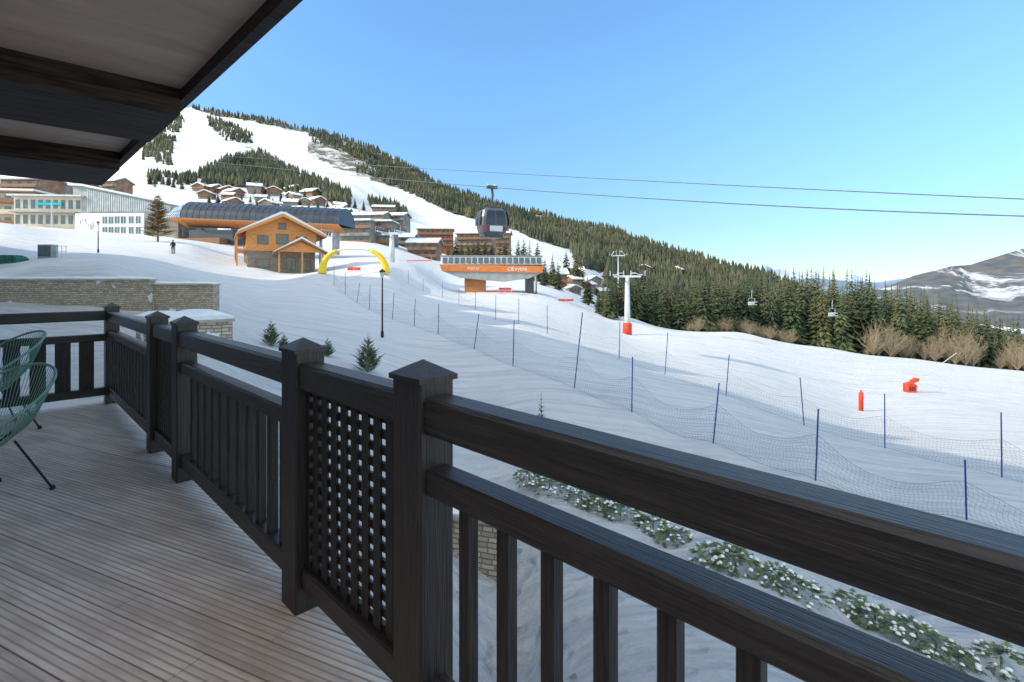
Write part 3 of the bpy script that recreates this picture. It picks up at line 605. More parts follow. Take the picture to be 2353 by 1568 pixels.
pa=at(813,628,61); pa.z=max(H(pa.x-4,pa.y),H(pa.x+4,pa.y))-.1; t=empty('inflatable_arch',pa,0,'yellow inflatable start arch with white middle on the piste','arch')
def ap(a): c=math.cos(a); return Vector((-3.85*math.copysign(abs(c)**.8,c),0,3.1*math.sin(a)**.8))
for s in (0,1):
    pts=[ap(a) if s==0 else ap(PI-a) for a in np.linspace(.01,math.radians(63),16)]
    MB().tube(pts,.50,12,r2=.22,ref=(0,1,0)).build('arch_leg',YEL,t,smooth=True)
MB().tube([ap(a) for a in np.linspace(math.radians(62.5),math.radians(117.5),10)],.13,8,ref=(0,1,0)).build('arch_crossbar',WHITE,t,smooth=True)

# ------------------------------------------------------------------ buildings
def window(par,x,z,w,h,y,mat=GLASS,frame=WHITE,side='y',sg=-1):
    e=.09; f=MB(); y0,y1=sorted((y,y+sg*.06)); y2,y3=sorted((y+sg*.004,y+sg*.03))
    bars=[(x-w/2-e,x+w/2+e,z-h/2-e,z-h/2),(x-w/2-e,x+w/2+e,z+h/2,z+h/2+e),(x-w/2-e,x-w/2,z-h/2,z+h/2),(x+w/2,x+w/2+e,z-h/2,z+h/2),(x-.03,x+.03,z-h/2,z+h/2)]
    for i,(a,b,c,dd) in enumerate(bars):
        if side=='y': f.box(a,b,y0,y1,c,dd)
        elif i<4: f.box(y0,y1,a,b,c,dd)
    o=f.build('window',frame,par)
    if side=='y': MB().box(x-w/2,x+w/2,y2,y3,z-h/2,z+h/2).build('pane',mat,o)
    else: MB().box(y2,y3,x-w/2,x+w/2,z-h/2,z+h/2).build('pane',mat,o)
def gable(par,x0,x1,y0,y1,ze,zr,ov,th=.3,mat=LOGD,snow=.45,name='roof'):
    xm=(x0+x1)/2; sl=(zr-ze)/(xm-x0); a=x0-ov; b=x1+ov; za=ze-ov*sl
    r=MB().prism([(a,za),(xm,zr),(b,za),(b,za+th),(xm,zr+th),(a,za+th)],'y',y0-ov,y1+ov).build(name,mat,par)
    MB().prism([(a+.1,za+th+.01),(xm,zr+th+.04),(b-.1,za+th+.01),(b-.25,za+th+snow),(xm+.3,zr+th+snow*.9),(xm-.3,zr+th+snow*.9),(a+.25,za+th+snow)],'y',y0-ov+.15,y1+ov-.15).build('roof_snow',SNOW,r); return r
lp=at(648,612,75); lp.z=lp.z-.3
t=empty('log_chalet',lp,math.radians(30),'honey coloured log chalet with snowy gable roof and stone base beside the piste','chalet')
MB().box(-4.6,4.6,0,11.5,-2.5,2.5).build('stone_base',STONE2,t)
MB().prism([(-4.75,2.5),(4.75,2.5),(4.75,5.3),(0,7.6),(-4.75,5.3)],'y',-.15,11.6).build('log_wall',LOG,t)
gable(t,-4.75,4.75,-.2,11.6,5.3,7.62,1.3,.3,LOGD,.35)
MB().prism([(-6.05,4.95),(0,7.9),(6.05,4.95),(6.05,4.6),(0,7.5),(-6.05,4.6)],'y',-1.56,-1.51).build('barge_board',LOG,t)
MB().box(-5.9,-4.75,-.2,11.4,2.6,2.75).build('balcony_floor',LOG,t)
bal=MB(); bal.box(-5.95,-5.85,-.2,11.4,3.6,3.72)
for k in range(24): bal.box(-5.93,-5.87,-.2+k*.48,-.1+k*.48,2.75,3.6)
bal.build('balcony_railing',LOG,t)
for k in range(4): MB().box(-5.98,-5.8,.3+k*3.5,.5+k*3.5,-2,4.7).build('roof_post',LOG,t)
for (x,z,w,h) in ((-2.6,4.1,1.3,1.2),(0,4.3,1.5,1.4),(2.6,4.1,1.3,1.2),(0,6.2,.9,.8)): window(t,x,z,w,h,-.15,frame=LOGD)
for y in (2,5,8): window(t,y,4.1,1.4,1.3,-4.75,frame=LOGD,side='x')
for y in (3,8): window(t,y,1.2,1.0,.9,-4.6,frame=LOGD,side='x')
MB().prism([(-.8,2.35),(5.6,2.35),(2.4,3.9)],'y',-2.0,-1.8).build('porch_gable',LOG,t)
pr=MB().prism([(-1.5,1.95),(2.4,4.0),(6.3,1.95),(6.3,2.2),(2.4,4.3),(-1.5,2.2)],'y',-2.7,-.16).build('porch_roof',LOGD,t)
MB().prism([(-1.4,2.21),(2.4,4.31),(6.2,2.21),(6.0,2.5),(2.4,4.6),(-1.2,2.5)],'y',-2.6,-.17).build('roof_snow',SNOW,pr)
for x in (-.7,2.4,5.3): MB().box(x,x+.22,-2.05,-1.83,-2,2.35).build('porch_post',LOG,t)
window(t,1.2,.7,1.1,1.6,-.002,frame=LOGD); window(t,3.4,.7,1.0,1.8,-.002,frame=LOGD); window(t,-2.6,.8,1.6,1.2,-.002,frame=LOGD)
MB().box(1.6,2.4,6,6.9,6,8.6).build('chimney',STONE2,t)

sp=at(600,545,112)
t=empty('gondola_station',sp,math.radians(-4),'long barrel shaped gondola station with dark glass roof and timber belly','lift station')
L0,L1=-15.5,19.5
def sec(x,k=1.0): 
    c=(x-L0)/(L1-L0); return 4.6*k,7.9-1.9*c,3.9-1.7*c
def barrel(a0,a1,n,k,seg,x0,x1):
    m=MB(); g=[]
    for x in np.linspace(x0,x1,seg+1):
        w,top,mid=sec(x,k); row=[]
        for i in range(n+1):
            a=a0+(a1-a0)*i/n; row.append(Vector((x,-w*math.cos(a),mid+(top-mid)*k*math.sin(a) if a>=0 else mid+1.6*math.sin(a))))
        g.append(row)
    for i in range(seg):
        for j in range(n): m.quad(g[i][j],g[i+1][j],g[i+1][j+1],g[i][j+1])
    m.quad(*g[0]); m.quad(*g[-1]); return m
barrel(0,PI,14,1,22,L0,L1).build('glass_roof',DGLASS,t)
for x in np.linspace(L0,L1,26):
    w,top,mid=sec(x,1.008); MB().tube([(x,-w*math.cos(a),mid+(top-mid)*1.008*math.sin(a)) for a in np.linspace(0,PI,13)],.045,4,ref=(1,0,0)).build('roof_rib',STEEL,t)
barrel(-PI/2,-.01,8,1,22,L0,L1).build('timber_belly',LOGM,t)
xa,xb=-19.5,L0
m=MB()
m.quad((xa,-3.6,3.9),(xb,-4.62,4.0),(xb,-3.0,7.0),(xa+1.4,-2.4,6.4)); m.quad((xa,-3.6,3.9),(xa+1.4,-2.4,6.4),(xa+1.4,2.4,6.4),(xa,3.6,3.9)); m.quad((xa+1.4,-2.4,6.4),(xb,-3,7.0),(xb,0,7.9),(xa+1.4,0,6.9)); m.quad((xa+1.4,0,6.9),(xb,0,7.9),(xb,3,7.0),(xa+1.4,2.4,6.4))
m.build('glass_nose',BGLASS,t)
m=MB()
for k in range(7):
    u=k/6; a=Vector((xa,-3.63,3.9)).lerp(Vector((xb,-4.65,4.0)),u); b=Vector((xa+1.4,-2.43,6.43)).lerp(Vector((xb,-3.03,7.05)),u); m.tube([a,b],.06,4)
for v in (.33,.66): m.tube([Vector((xa,-3.63,3.9)).lerp(Vector((xa+1.4,-2.43,6.43)),v),Vector((xb,-4.65,4)).lerp(Vector((xb,-3.03,7.05)),v)],.05,4)
m.build('nose_frame',WHITE,t)
m=MB(); m.quad((xa,-3.6,3.88),(xb,-4.6,3.98),(xb,-1.5,1.9),(xa+2.2,-1.2,2.3)); m.quad((xa,-3.6,3.88),(xa+2.2,-1.2,2.3),(xa+2.2,1.2,2.3),(xa,3.6,3.88)); m.build('timber_nose',LOG,t)
for x in (-14,-6,2,10,17): MB().box(x-.5,x+.5,-.8,.8,-4,2.0).build('support_column',GREY,t)
MB().box(-15,-5,-2.5,2,-3,1.4).build('ground_floor',STEEL,t)
MB().box(-17,-6,-5.5,-2.6,-3.6,-.6).build('terrace_wall',LOGD,t)
sp=at(1128,668,100); sp.z=H(sp.x,sp.y)
t=empty('chairlift_station',sp,math.radians(3),'orange banded chairlift station with windowed roof beyond the slope','lift station')
MB().prism([(-9.4,4.0),(9.9,3.7),(10,5.0),(-9.9,5.3)],'y',-3.2,3.2).build('orange_band',ORANGE,t)
MB().prism([(-3.1,5.3),(3.1,5.3),(2.3,6.9),(-2.3,6.9)],'x',-9.7,9.9).build('window_strip',LGREY,t)
for k in range(17):
    x=-9.3+k*1.13
    MB().quad((x,-3.13,5.5),(x+.9,-3.13,5.5),(x+.9,-2.48,6.65),(x,-2.48,6.65)).build('roof_window',GLASS,t)
MB().box(-9.9,10.1,-2.5,2.5,6.91,7.05).build('roof_edge',GREY,t)
MB().prism([(-9.3,3.99),(9.8,3.69),(7.2,2.6),(2.5,1.95),(-6,2.7)],'y',-3.0,3.0).build('underside',GREY,t)
MB().box(-5.2,-1.0,-1.2,1.5,-1.5,2.6).build('support_pillar',LOGM,t); MB().box(6.8,8.4,-1.2,1.2,-1.5,2.9).build('support_pillar',STEEL,t)
MB().box(-.5,4.5,-2.2,-2.0,-.8,.15).build('red_barrier',RED,t)
MB().box(8.8,9.0,-1.4,1.4,-1,3.7).build('glass_booth',GLASS,t)
def text(s,par,loc,size,mat,name='lettering',rz=0):
    cu=bpy.data.curves.new(name,'FONT'); cu.body=s; cu.size=size; cu.extrude=.01; cu.align_x='CENTER'
    o=bpy.data.objects.new('tmp',cu); C.objects.link(o); bpy.context.view_layer.update()
    me=bpy.data.meshes.new_from_object(o.evaluated_get(bpy.context.evaluated_depsgraph_get())); bpy.data.objects.remove(o)
    me.materials.append(mat); q=bpy.data.objects.new(name,me); C.objects.link(q); q.parent=par; q.location=loc; q.rotation_euler=(PI/2,0,rz); return q
text('CIEVVENI',t,(5.0,-3.22,4.08),.9,WHITE); text('RNO.IO',t,(-3.4,-3.22,4.3),.65,WHITE)
for i,(px,py,w,Y,lab) in enumerate(((813,618,1.8,66,'short red banner across the snow behind the yellow arch'),(962,598,5,96,'long thin red banner right of the square headed pylon'),(1300,690,3.0,96,'red netting strip right of the orange station'),(1160,664,2.4,93,'red barrier strip in front of the orange station'))):
    p=at(px,py,Y); p.z=max(H(p.x,p.y),p.z-.4); t=empty('red_banner',p,random.uniform(-.3,.3),lab,'banner')
    MB().box(-w/2,w/2,-.02,.02,.2,.6 if i!=1 else .38).build('cloth',RED,t)
    for x in (-w/2,0,w/2): MB().tube([(x,0,-.2),(x,0,1.0)],.04,5).build('stake',LGREY,t)

def block_building(name,loc,rz,L,D,floors,fh,mat,label,cat='building',bays=None,roofm=None,balc=True,snow=True,glass=GLASS,zb=-8,slope=0,group=None):
    t=empty(name,loc,rz,label,cat,group); hh=floors*fh; bays=bays or max(2,int(L/3.2))
    MB().box(-L/2,L/2,0,D,zb,hh).build('wall',mat,t)
    if slope: 
        r=MB().prism([(-1,hh-slope*.1),(D/2,hh+slope),(D+1,hh-slope*.1),(D+1,hh-slope*.1+.35),(D/2,hh+slope+.4),(-1,hh-slope*.1+.35)],'x',-L/2-.8,L/2+.8).build('roof',roofm or GREYW,t)
        MB().prism([(0,hh+.01),(D,hh+.01),(D/2,hh+slope-.02)],'x',-L/2+.02,L/2-.02).build('gable_wall',mat,t)
        if snow: MB().prism([(-.9,hh-slope*.1+.36),(D/2,hh+slope+.41),(D+.9,hh-slope*.1+.36),(D+.8,hh-slope*.1+.9),(D/2,hh+slope+.85),(-.8,hh-slope*.1+.9)],'x',-L/2-.7,L/2+.7).build('roof_snow',SNOW,r)
    else:
        r=MB().box(-L/2-.6,L/2+.6,-1.2,D+.5,hh+.01,hh+.35).build('roof',roofm or GREYW,t)
        if snow: MB().box(-L/2-.4,L/2+.4,-1.0,D+.3,hh+.36,hh+.85).build('roof_snow',SNOW,r)
    for f in range(floors):
        for b in range(bays):
            x=-L/2+(b+.5)*L/bays; w=L/bays*.58; z=f*fh+fh*.5
            MB().box(x-w/2,x+w/2,-.05,-.003,z-fh*.27,z+fh*.3).build('window',glass,t)
        if balc:
            m=MB(); m.box(-L/2,L/2,-1.3,-.06,f*fh+.02,f*fh+.2); m.box(-L/2,L/2,-1.35,-1.25,f*fh+.2,f*fh+1.15); m.build('balcony',mat if f%2 else LOGD,t)
    return t
p=at(300,545,112); t=empty('slatted_building',p,math.radians(-3),'modern grey slatted building with sloping roofline and white lower front','building')
MB().prism([(-13,0),(12,0),(12,6.7),(-11,11.3),(-13.5,11.5)],'y',0,12).build('wall',GREY,t)
m=MB()
for k in range(46):
    x=-9.8+k*.42; zt=11.2-(x+11)*.2; m.box(x,x+.14,-.25,-.002,5.6,zt-.35)
m.build('slat_screen',LGREY,t)
MB().prism([(-14,11.5),(-11,11.35),(12.4,6.6),(12.4,7.0),(-11,11.8),(-14,12)],'y',-.8,12.5).build('roof',LGREY,t)
MB().box(-11.5,4.2,-1.5,-.3,-2,5.1).build('lower_front',WHITE,t)
for c,(x,w) in enumerate(((-4.6,1.2),(-3.2,1.2),(-1.8,1.2),(-.4,1.2),(1.4,1.2),(3.0,1.2))):
    window(t,x,3.6,w,1.6,-1.5); window(t,x,1.3,w,1.6,-1.5)
m=MB()
for k in range(9):
    a=k*.7; m.quad((-10.5+k*.38,-1.53,2.4+math.sin(a)*1.2),(-10.1+k*.38,-1.53,2.9+math.sin(a)*1.2),(-10.3+k*.38,-1.53,3.4+math.cos(a)*.6))
m.build('wall_graphic',GREY,t)
MB().box(4.4,11.8,-1.2,-.02,-2,3.8).build('side_annex',GREYW,t)
p=at(110,523,112); t=block_building('shop_building',p,math.radians(5),14,10,2,3.4,CREAM,'two storey cream shop building with glass front and teal sign at left',balc=False,bays=9,snow=False,roofm=LGREY)
MB().box(-2.2,3.0,-.35,-.06,4.9,5.45).build('sign',TEAL,t)
MB().box(-6.8,6.8,-1.6,-.07,3.15,3.4).build('canopy',GREY,t)
MB().tube([(3,-3,-1),(3,-3,5)],.08,6).build('flag_pole',LGREY,t)
p=at(30,520,118); block_building('apartment_building',p,math.radians(8),9,10,3,2.6,CREAM,'cream and timber building cut by the left edge beside the shop building',bays=4,roofm=LOGD)
for px,py,Y,L,f,mat,lab in ((45,470,170,13,3,BROWNW,'brown apartment block under the dark eave at far left'),(120,462,190,9,2,GREYW,'grey wooden chalet block behind the shop building'),(245,455,260,10,3,BROWNW,'brown block behind the slatted building roof'),(165,450,240,9,2,REDW,'small red brown block behind the shop and the slatted building')):
    block_building('apartment_building',at(px,py,Y),random.uniform(-.2,.2),L,10,f,2.8,mat,lab,slope=2.2)
stone_wall('terrace_wall',at(95,540,79),at(390,560,84),.5,at(0,540,80).z-1.3,at(0,590,80).z,'low tan terrace wall in front of the slatted building',.1)

AP=[(815,560,185,12,3,GREYW,'grey stepped apartment block directly behind the gondola station end'),(868,560,190,10,3,GREYW,'grey balconied apartment block left of the square pylon head'),(840,520,250,18,2,GREYW,'long balconied apartment block above the grey ones'),(905,520,260,10,2,GREYW,'small grey block near the piste edge'),
(970,592,190,11,2,BROWNW,'brown apartment block left of the orange station'),(1000,566,245,17,3,REDW,'red brown apartment block with snowy flat terraces'),(1090,578,235,17,3,BROWNW,'long brown apartment block behind the orange station'),(1140,560,270,14,2,BROWNW,'brown block under the gondola cabin'),(925,575,215,9,2,GREYW,'low grey block right of the square pylon head'),(775,505,300,13,2,BROWNW,'brown block above the gondola station roof end'),(1275,650,170,8,1,REDW,'low red brown block right of the orange station'),(745,520,250,12,2,GREYW,'grey block rising behind the middle of the gondola station roof'),(880,495,340,14,2,BROWNW,'upper brown block left of the wide ski run')]
for px,py,Y,L,f,mat,lab in AP:
    block_building('apartment_building',at(px,py,Y),random.uniform(-.15,.15),L,11,f,2.7,mat,lab,slope=1.6 if f!=3 else 0,bays=max(3,int(L/2.4)))
def chalet_proto(mat,rmat):
    t=empty('hillside_chalet',(0,0,0))
    MB().box(-5,5,0,9,-4,2.4).build('stone_base',STONE2,t)
    MB().prism([(-5.1,2.41),(5.1,2.41),(5.1,4.8),(0,7.0),(-5.1,4.8)],'y',-.1,9.1).build('wall',mat,t)
    gable(t,-5.1,5.1,-.1,9.1,4.8,7.02,1.2,.3,rmat,.7)
    for x in (-2.8,0,2.8): MB().box(x-.6,x+.6,-.16,-.103,3.1,4.4).build('window',GLASS,t)
    for x in (-2.5,2.5): MB().box(x-.6,x+.6,-.06,-.003,.6,1.8).build('window',GLASS,t)
    MB().box(-5,5,-1.2,-.11,2.45,2.6).build('balcony',mat,t); MB().box(-5,5,-1.25,-1.17,2.6,3.5).build('balcony_rail',LOGD,t)
    MB().box(1.5,2.3,5,5.8,6,8.8).build('chimney',STONE2,t); return t
PR=[chalet_proto(LOGD,GREYW),chalet_proto(BROWNW,LOGD),chalet_proto(REDW,LOGD),chalet_proto(GREYW,GREYW)]
CH=[(470,458),(512,462),(548,455),(588,466),(628,452),(665,460),(610,482),(652,481),(700,474),(735,474),(768,484),(692,492),(455,442),(727,458),(540,478),(575,490),(500,446),(790,492),(640,498),(600,446),(570,444),(682,446),(755,500),(715,496),(525,450),(812,505)]
CH2=[(1308,655),(1338,637),(1368,658),(1400,648),(1322,676),(1290,632),(1372,682),(1398,670),(1345,668),(1480,628),(1550,632)]
words=['leftmost','second','third','fourth','fifth','sixth','seventh','eighth','ninth','tenth','eleventh','twelfth','thirteenth','fourteenth','fifteenth','sixteenth','seventeenth','eighteenth','nineteenth','twentieth','twenty-first','twenty-second','twenty-third','twenty-fourth','twenty-fifth','twenty-sixth']
used=set()
for grp,lst,nm in (('chalets scattered on the hillside',CH,'hillside village'),('chalets in the hollow by the trees',CH2,'hollow beyond the orange station')):
    order=sorted(range(len(lst)),key=lambda i:lst[i][0])
    for rank,i in enumerate(order):
        px,py=lst[i]; k=random.randrange(4); kk=['grey roofed','dark brown','red brown','grey timber'][k]
        p=ground(px,py,120)
        lab=f'{kk} chalet, {words[rank]} from the left in the {nm}' if rank else f'{kk} chalet, leftmost in the {nm}'
        sc=35/F*p.y/12.6*random.uniform(.85,1.15); rz=random.choice([random.uniform(-.6,.6),random.uniform(-.6,.6),random.uniform(.9,1.6),random.uniform(-1.5,-.9)])
        if k not in used: o=PR[k]; o.location=p; o.rotation_euler=(0,0,rz); o.scale=(sc,)*3; o['label']=lab; o['group']=grp; used.add(k)
        else: o=copy_tree(PR[k],p,rz,sc,lab,grp)
        o['category']='chalet'

# ------------------------------------------------------------------ trees
protos=[conifer('fir_tree',12,3.1,25,14,FOL[0],1),conifer('fir_tree',12,2.7,26,13,FOL[1],2),conifer('fir_tree',12,3.3,24,14,FOL[2],3),conifer('fir_tree',12,2.5,26,12,FOL[1],4,.04),conifer('fir_tree',12,2.9,25,13,FOL[0],5,.05),conifer('fir_tree',12,2.2,20,9,FOL[2],6,.12),conifer('fir_tree',12,2.6,22,11,FOL[0],7,.08,.5),conifer('fir_tree',12,3.0,21,12,FOL[2],8,.03,.25)]
pu=[False]*8
def put_tree(k,loc,h,lab,grp,wide=1.0):
    s=h/12.0; sc=(s*wide,s*wide,s); rz=random.uniform(0,6.28)
    if not pu[k]:
        o=protos[k]; o.location=loc; o.rotation_euler=(0,0,rz); o.scale=sc; pu[k]=True
    else: o=copy_tree(protos[k],loc,rz,sc)
    o.rotation_euler[0]=random.uniform(-.03,.03); o.rotation_euler[1]=random.uniform(-.03,.03)
    tag(o,lab,'tree',grp)
TL=[(1395,638),(1430,620),(1500,626),(1560,632),(1620,624),(1690,630),(1750,624),(1800,620),(1860,620),(1900,618),(1960,624),(2010,632),(2060,644),(2120,662),(2200,686),(2280,712),(2353,728),(2450,740)]
N_=205
for i in range(N_):
    px=1398+(2440-1398)*((i*0.6180339)%1); dep=(i*.7548)%1
    Yedge=float(np.interp(px,[1400,1450,1700,1900,2353],[97,100,107,107,102])); Y=Yedge+1+dep*28
    x=(px-CX)/F*Y; z=H(x,Y); yt=float(np.interp(px,[a for a,b in TL],[b for a,b in TL]))+random.choice([random.uniform(-8,14),random.uniform(12,54)]); h=E-(yt-HY)/F*Y-z
    h=max(5,min(25,h)); put_tree(random.choice([0,1,2,3,4,5,6,7,0,7]),(x,Y,z-.2),h,'olive green fir in the tree belt along the right edge of the piste','firs in the belt beside the piste',random.uniform(.68,1.1)*(12/h)**.25)
for px,yb,yt,Y in ((1394,736,650,91),(1404,740,642,89),(1386,728,656,94),(1376,724,662,95),(1412,742,660,92)):
    p=at(px,yb,Y); zg=H(p.x,p.y); put_tree(random.randrange(8),(p.x,p.y,zg-.1),E-(yt-HY)/F*Y-zg,'fir at the left tip of the tree belt, its shadow falling on the piste','firs at the left tip of the tree belt',.95)
SF=[(1300,610,575,200),(1322,615,568,190),(1335,605,575,195),(1048,586,540,180),(1075,588,548,178),(1100,592,545,175),(1130,590,552,175),(1160,588,545,172),(1190,590,548,170),(1215,590,552,170),(1235,592,555,168),(1060,590,552,170),(1268,620,580,160),(1250,640,590,150),(1282,650,600,150),(1350,672,628,140),(1385,690,640,130),(1175,592,556,169),(1205,588,548,176),(1145,592,550,171),(1088,590,552,172),(1115,588,546,174),(1030,592,556,172)]
for px,yb,yt,Y in SF:
    p=at(px,yb,Y); zg=min(H(p.x,p.y),p.z+1); h=E-(yt-HY)/F*Y-zg; put_tree(random.randrange(8),(p.x,p.y,zg),max(4,h),'fir standing among the buildings around the orange station','firs around the chairlift station')
SF2=[(345,425),(365,418),(385,428),(405,415),(430,425),(445,435),(480,440),(530,445),(575,475),(640,490),(675,480),(710,488),(745,495),(780,478),(800,490),(815,480),(835,485),(870,495),(895,490),(915,498),(930,505),(520,485),(560,492),(600,500),(480,470),(355,432),(398,432),(418,436),(500,470),(585,455),(618,465),(660,470),(700,460),(730,485),(555,470),(765,470),(470,448),(535,462),(605,458),(645,464),(690,482),(722,470),(752,482),(625,492),(590,480)]
for px,py in SF2:
    p=ground(px,py,120); put_tree(random.randrange(8),p,27/F*p.y,'small fir standing between the chalets of the hillside village','firs in the hillside village')
p=at(362,548,84); t=empty('larch_tree',(p.x,p.y,H(p.x,p.y)),0,'bare golden brown larch in front of the slatted building','tree')
rnd=random.Random(9); hL=E-(448-HY)/F*84-H(p.x,p.y)
MB().tube([(0,0,-.3),(.1,0,hL*.5),(0,0,hL)],.16,6,r2=.02).build('trunk',BARK,t); m=MB()
for i in range(360):
    f=rnd.random()**.8; a=rnd.random()*6.28; L=2.9*(1-f)**.6*rnd.uniform(.5,1.1)+.2; branch_mesh(m,Vector((0,0,hL*(.08+.9*f))),Vector((math.cos(a),math.sin(a),.25)),L,.08,-.02,rnd,6)
m.build('crown',LARCH,t)
bp=[]
for v in range(3):
    rnd=random.Random(20+v); t=empty('bare_bush',(0,0,0))
    MB().tube([(0,0,-.2),(.05,0,.6)],.08,5,r2=.04).build('stem',BARK,t); m=MB()
    for i in range(95):
        a=rnd.random()*6.28; el=rnd.uniform(.5,1.52); L=rnd.uniform(1.4,3.5); dr=Vector((math.cos(a)*math.cos(el),math.sin(a)*math.cos(el),math.sin(el)))
        q=dr*L*.5+Vector((0,0,.2)); m.tube([(0,0,.1),q,dr*L+Vector((rnd.uniform(-.2,.2),rnd.uniform(-.2,.2),0))],.016,3,r2=.006,cap=False)
        for j in range(4):
            s=q.lerp(dr*L,rnd.random()); m.tube([s,s+Vector((rnd.uniform(-.5,.5),rnd.uniform(-.5,.5),rnd.uniform(0,.6)))],.009,3,cap=False)
    m.build('twigs',TWIG,t); bp.append(t)
for i in range(46):
    px=random.choice([random.uniform(1980,2400),random.uniform(2050,2400),random.uniform(1560,1820)]); Ye=float(np.interp(px,[1400,1700,1900,2353],[97,106,106,101])); Y=Ye+random.uniform(-.5,3.5); x=(px-CX)/F*Y; sc=random.uniform(.5,1.15)*(1.3 if px>2000 else .85)
    o=bp[i] if i<3 else copy_tree(bp[i%3]); o.location=(x,Y,H(x,Y)-.1); o.rotation_euler=(0,0,random.uniform(0,6)); o.scale=(sc,sc,sc*(1.6 if px>2000 else 1.15))
    tag(o,'leafless brown bush at the foot of the fir belt by the piste','bush','leafless bushes below the fir belt')

def forest(name,polys,count,label,hm=(7,13),seed=1,Y0=200,gap=.72,wr=(.16,.25)):
    rnd=np.random.RandomState(seed); V=[]; Fc=[]
    for poly,dens in polys:
        xs=[p[0] for p in poly]; ys=[p[1] for p in poly]; n=int(count*dens)
        px=rnd.uniform(min(xs),max(xs),n*5); py=rnd.uniform(min(ys),max(ys),n*5); ok=inpoly(px,py,poly); px=px[ok][:n]; py=py[ok][:n]
        for a,b in zip(px,py):
            if math.sin(a*.045+b*.03)*math.sin(b*.09-a*.02)>gap: continue
            p=ground(a,b,Y0)
            if p.y>1500: continue
            h=rnd.uniform(*hm)*(1+.25*(p.y<400)); r=h*rnd.uniform(*wr); k=len(V); q=6; an0=rnd.rand()*6
            for (rr,zz,j) in ((r,.08*h,1),(r*.45,.45*h,0),(r*.72,.42*h,1)):
                for i in range(q):
                    an=an0+2*PI*i/q; w=rr*(rnd.uniform(.65,1.25) if j else 1); V.append((p.x+w*math.cos(an),p.y+w*math.sin(an),p.z+zz+rnd.uniform(-.04,.04)*h*j))
            V.append((p.x,p.y,p.z+h))
            for i in range(q):
                i2=(i+1)%q; Fc.append((k+i,k+i2,k+q+i2,k+q+i)); Fc.append((k+2*q+i,k+2*q+i2,k+3*q))
    me=bpy.data.meshes.new(name); me.from_pydata(V,[],Fc); me.materials.append(FAR_FOL); o=bpy.data.objects.new(name,me); C.objects.link(o)
    tag(o,label,'forest',None,'stuff')
forest('hillside_forest',[(FR,1.0)],7000,'dark fir forest along the ridge of the snowy mountain',hm=(6,15),seed=3,Y0=250,gap=.9)
forest('hillside_forest',[([(1420,530),(1440,543),(1600,588),(1700,612),(1780,632),(1860,660),(1960,690),(1960,720),(1700,705),(1400,700),(1395,640)],1.0)],3200,'dense fir forest on the lower ridge behind the tree belt',hm=(7,17),seed=4,Y0=250,gap=2)
forest('hillside_forest',[(FT,1.0)],1700,'triangular fir wood above the village chalets',hm=(7,14),seed=5,gap=.9)
forest('hillside_forest',[([(475,270),(585,312),(578,335),(520,325),(480,292)],.35),([(358,305),(412,265),(424,282),(398,330),(392,385),(355,375)],.5),([(330,345),(360,330),(360,372),(325,370)],.12)],560,'thin strips of firs between the ski runs',hm=(8,14),seed=6)
forest('hillside_forest',[([(815,378),(900,388),(960,410),(960,432),(860,412),(818,398)],.35),([(840,460),(900,465),(940,490),(935,505),(860,490)],.35),([(700,300),(790,330),(800,352),(720,330)],.3),([(335,400),(450,405),(450,428),(340,425)],.3)],480,'scattered firs in patches beside the wide ski run',hm=(6,10),seed=7)

def person(p,label):
    t=empty('person',p,0.4,label,'person')
    v=[(0,0,.95),(0,0,1.2),(0,0,1.42),(0,0,1.52),(0,-.01,1.66),(.11,0,.9),(.13,-.04,.5),(.13,0,.06),(.13,-.14,.04),(-.11,0,.9),(-.12,.05,.5),(-.12,.12,.06),(-.12,-.02,.04),(.2,0,1.4),(.28,-.06,1.15),(.25,-.22,.98),(-.2,0,1.4),(-.28,-.04,1.15),(-.27,-.2,.98)]
    e=[(0,1),(1,2),(2,3),(3,4),(0,5),(5,6),(6,7),(7,8),(0,9),(9,10),(10,11),(11,12),(2,13),(13,14),(14,15),(2,16),(16,17),(17,18)]
    r=[.15,.15,.17,.07,.11,.11,.08,.065,.05,.11,.08,.065,.05,.08,.06,.045,.08,.06,.045]
    me=bpy.data.meshes.new('body'); me.from_pydata(v,e,[]); o=bpy.data.objects.new('body',me); C.objects.link(o); o.parent=t
    o.modifiers.new('s','SKIN')
    for i,k in enumerate(me.skin_vertices[0].data if me.skin_vertices else []): k.radius=(r[i],r[i])
    if me.skin_vertices: me.skin_vertices[0].data[0].use_root=True
    o.modifiers.new('u','SUBSURF').levels=1; me.materials.append(M('dark_ski_suit',(.015,.015,.02),(.04,.04,.05),6,.7))
    MB().lathe([(.12,1.66),(.13,1.72),(.09,1.8),(.02,1.83)],10).build('helmet',STEEL,t,smooth=True)
    for x in (-.12,.13): MB().box(x-.05,x+.05,-.8,.75,.0,.025).build('ski',RED,t)
    for x in (-.3,.3): MB().tube([(x,-.22,1.0),(x*1.1,-.3,.0)],.012,4).build('ski_pole',STEEL,t)
p=ground(397,583,60); person(p,'skier in dark clothes standing on the snow crest left of the chalet')

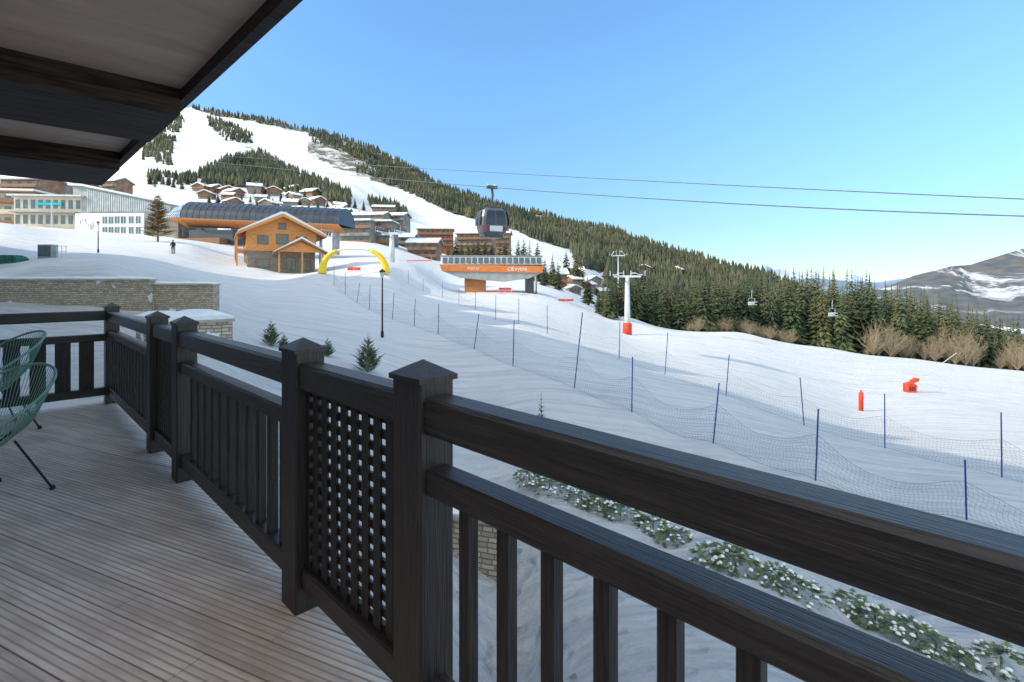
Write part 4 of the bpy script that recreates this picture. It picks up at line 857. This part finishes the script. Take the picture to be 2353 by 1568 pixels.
# ------------------------------------------------------------------ light, world, camera
w=bpy.data.worlds.new('World'); bpy.context.scene.world=w; w.use_nodes=True; nt=w.node_tree
sky=nt.nodes.new('ShaderNodeTexSky'); sky.sky_type='NISHITA'; sky.sun_disc=False; el=math.radians(27); sky.sun_elevation=el
sd=Vector((.96,.27,0)).normalized(); az=math.atan2(-sd.x,-sd.y); sky.sun_rotation=az%(2*PI); sky.altitude=1200; sky.air_density=1.0; sky.dust_density=.2; sky.ozone_density=1.2
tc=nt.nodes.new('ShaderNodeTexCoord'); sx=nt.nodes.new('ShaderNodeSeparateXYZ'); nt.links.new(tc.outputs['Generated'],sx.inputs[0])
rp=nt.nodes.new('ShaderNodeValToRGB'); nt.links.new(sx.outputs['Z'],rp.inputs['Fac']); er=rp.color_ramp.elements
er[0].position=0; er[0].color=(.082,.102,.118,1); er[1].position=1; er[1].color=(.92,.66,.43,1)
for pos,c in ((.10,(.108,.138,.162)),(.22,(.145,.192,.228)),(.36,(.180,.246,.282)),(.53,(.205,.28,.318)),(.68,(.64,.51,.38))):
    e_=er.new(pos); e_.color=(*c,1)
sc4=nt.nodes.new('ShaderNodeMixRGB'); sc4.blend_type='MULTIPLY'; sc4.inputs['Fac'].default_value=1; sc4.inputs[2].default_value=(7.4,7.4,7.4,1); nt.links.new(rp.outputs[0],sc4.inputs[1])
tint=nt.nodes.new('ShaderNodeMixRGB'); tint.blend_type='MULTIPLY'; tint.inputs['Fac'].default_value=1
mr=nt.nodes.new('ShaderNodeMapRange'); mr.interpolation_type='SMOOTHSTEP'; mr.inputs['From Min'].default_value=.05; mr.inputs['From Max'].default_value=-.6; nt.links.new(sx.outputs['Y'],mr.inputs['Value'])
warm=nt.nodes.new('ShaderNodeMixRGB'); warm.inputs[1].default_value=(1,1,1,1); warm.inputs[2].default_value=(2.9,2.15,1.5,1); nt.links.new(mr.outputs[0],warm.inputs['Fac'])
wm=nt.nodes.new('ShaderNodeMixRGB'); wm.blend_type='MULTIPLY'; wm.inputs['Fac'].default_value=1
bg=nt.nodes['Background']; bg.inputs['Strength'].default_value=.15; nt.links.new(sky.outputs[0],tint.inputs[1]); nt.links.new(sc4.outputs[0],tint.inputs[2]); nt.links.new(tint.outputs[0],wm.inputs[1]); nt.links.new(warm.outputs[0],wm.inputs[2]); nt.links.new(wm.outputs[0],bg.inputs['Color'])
ld=bpy.data.lights.new('sun','SUN'); ld.energy=5.0; ld.angle=math.radians(.5); ld.color=(1,.87,.70); lo=bpy.data.objects.new('sun',ld); C.objects.link(lo)
dirv=Vector((sd.x*math.cos(el),sd.y*math.cos(el),-math.sin(el))); lo.rotation_euler=dirv.to_track_quat('-Z','Y').to_euler(); lo.location=(-20,-20,40)
cam=bpy.data.cameras.new('camera'); cam.lens=36*F/2353; cam.shift_y=-(784-HY)/2353; cam.clip_start=.05; cam.clip_end=40000
co=bpy.data.objects.new('camera',cam); C.objects.link(co); co.location=(0,0,E); co.rotation_euler=(PI/2,0,0); bpy.context.scene.camera=co
s=bpy.context.scene; s.view_settings.view_transform='Standard'; s.view_settings.look='None'; s.view_settings.exposure=0
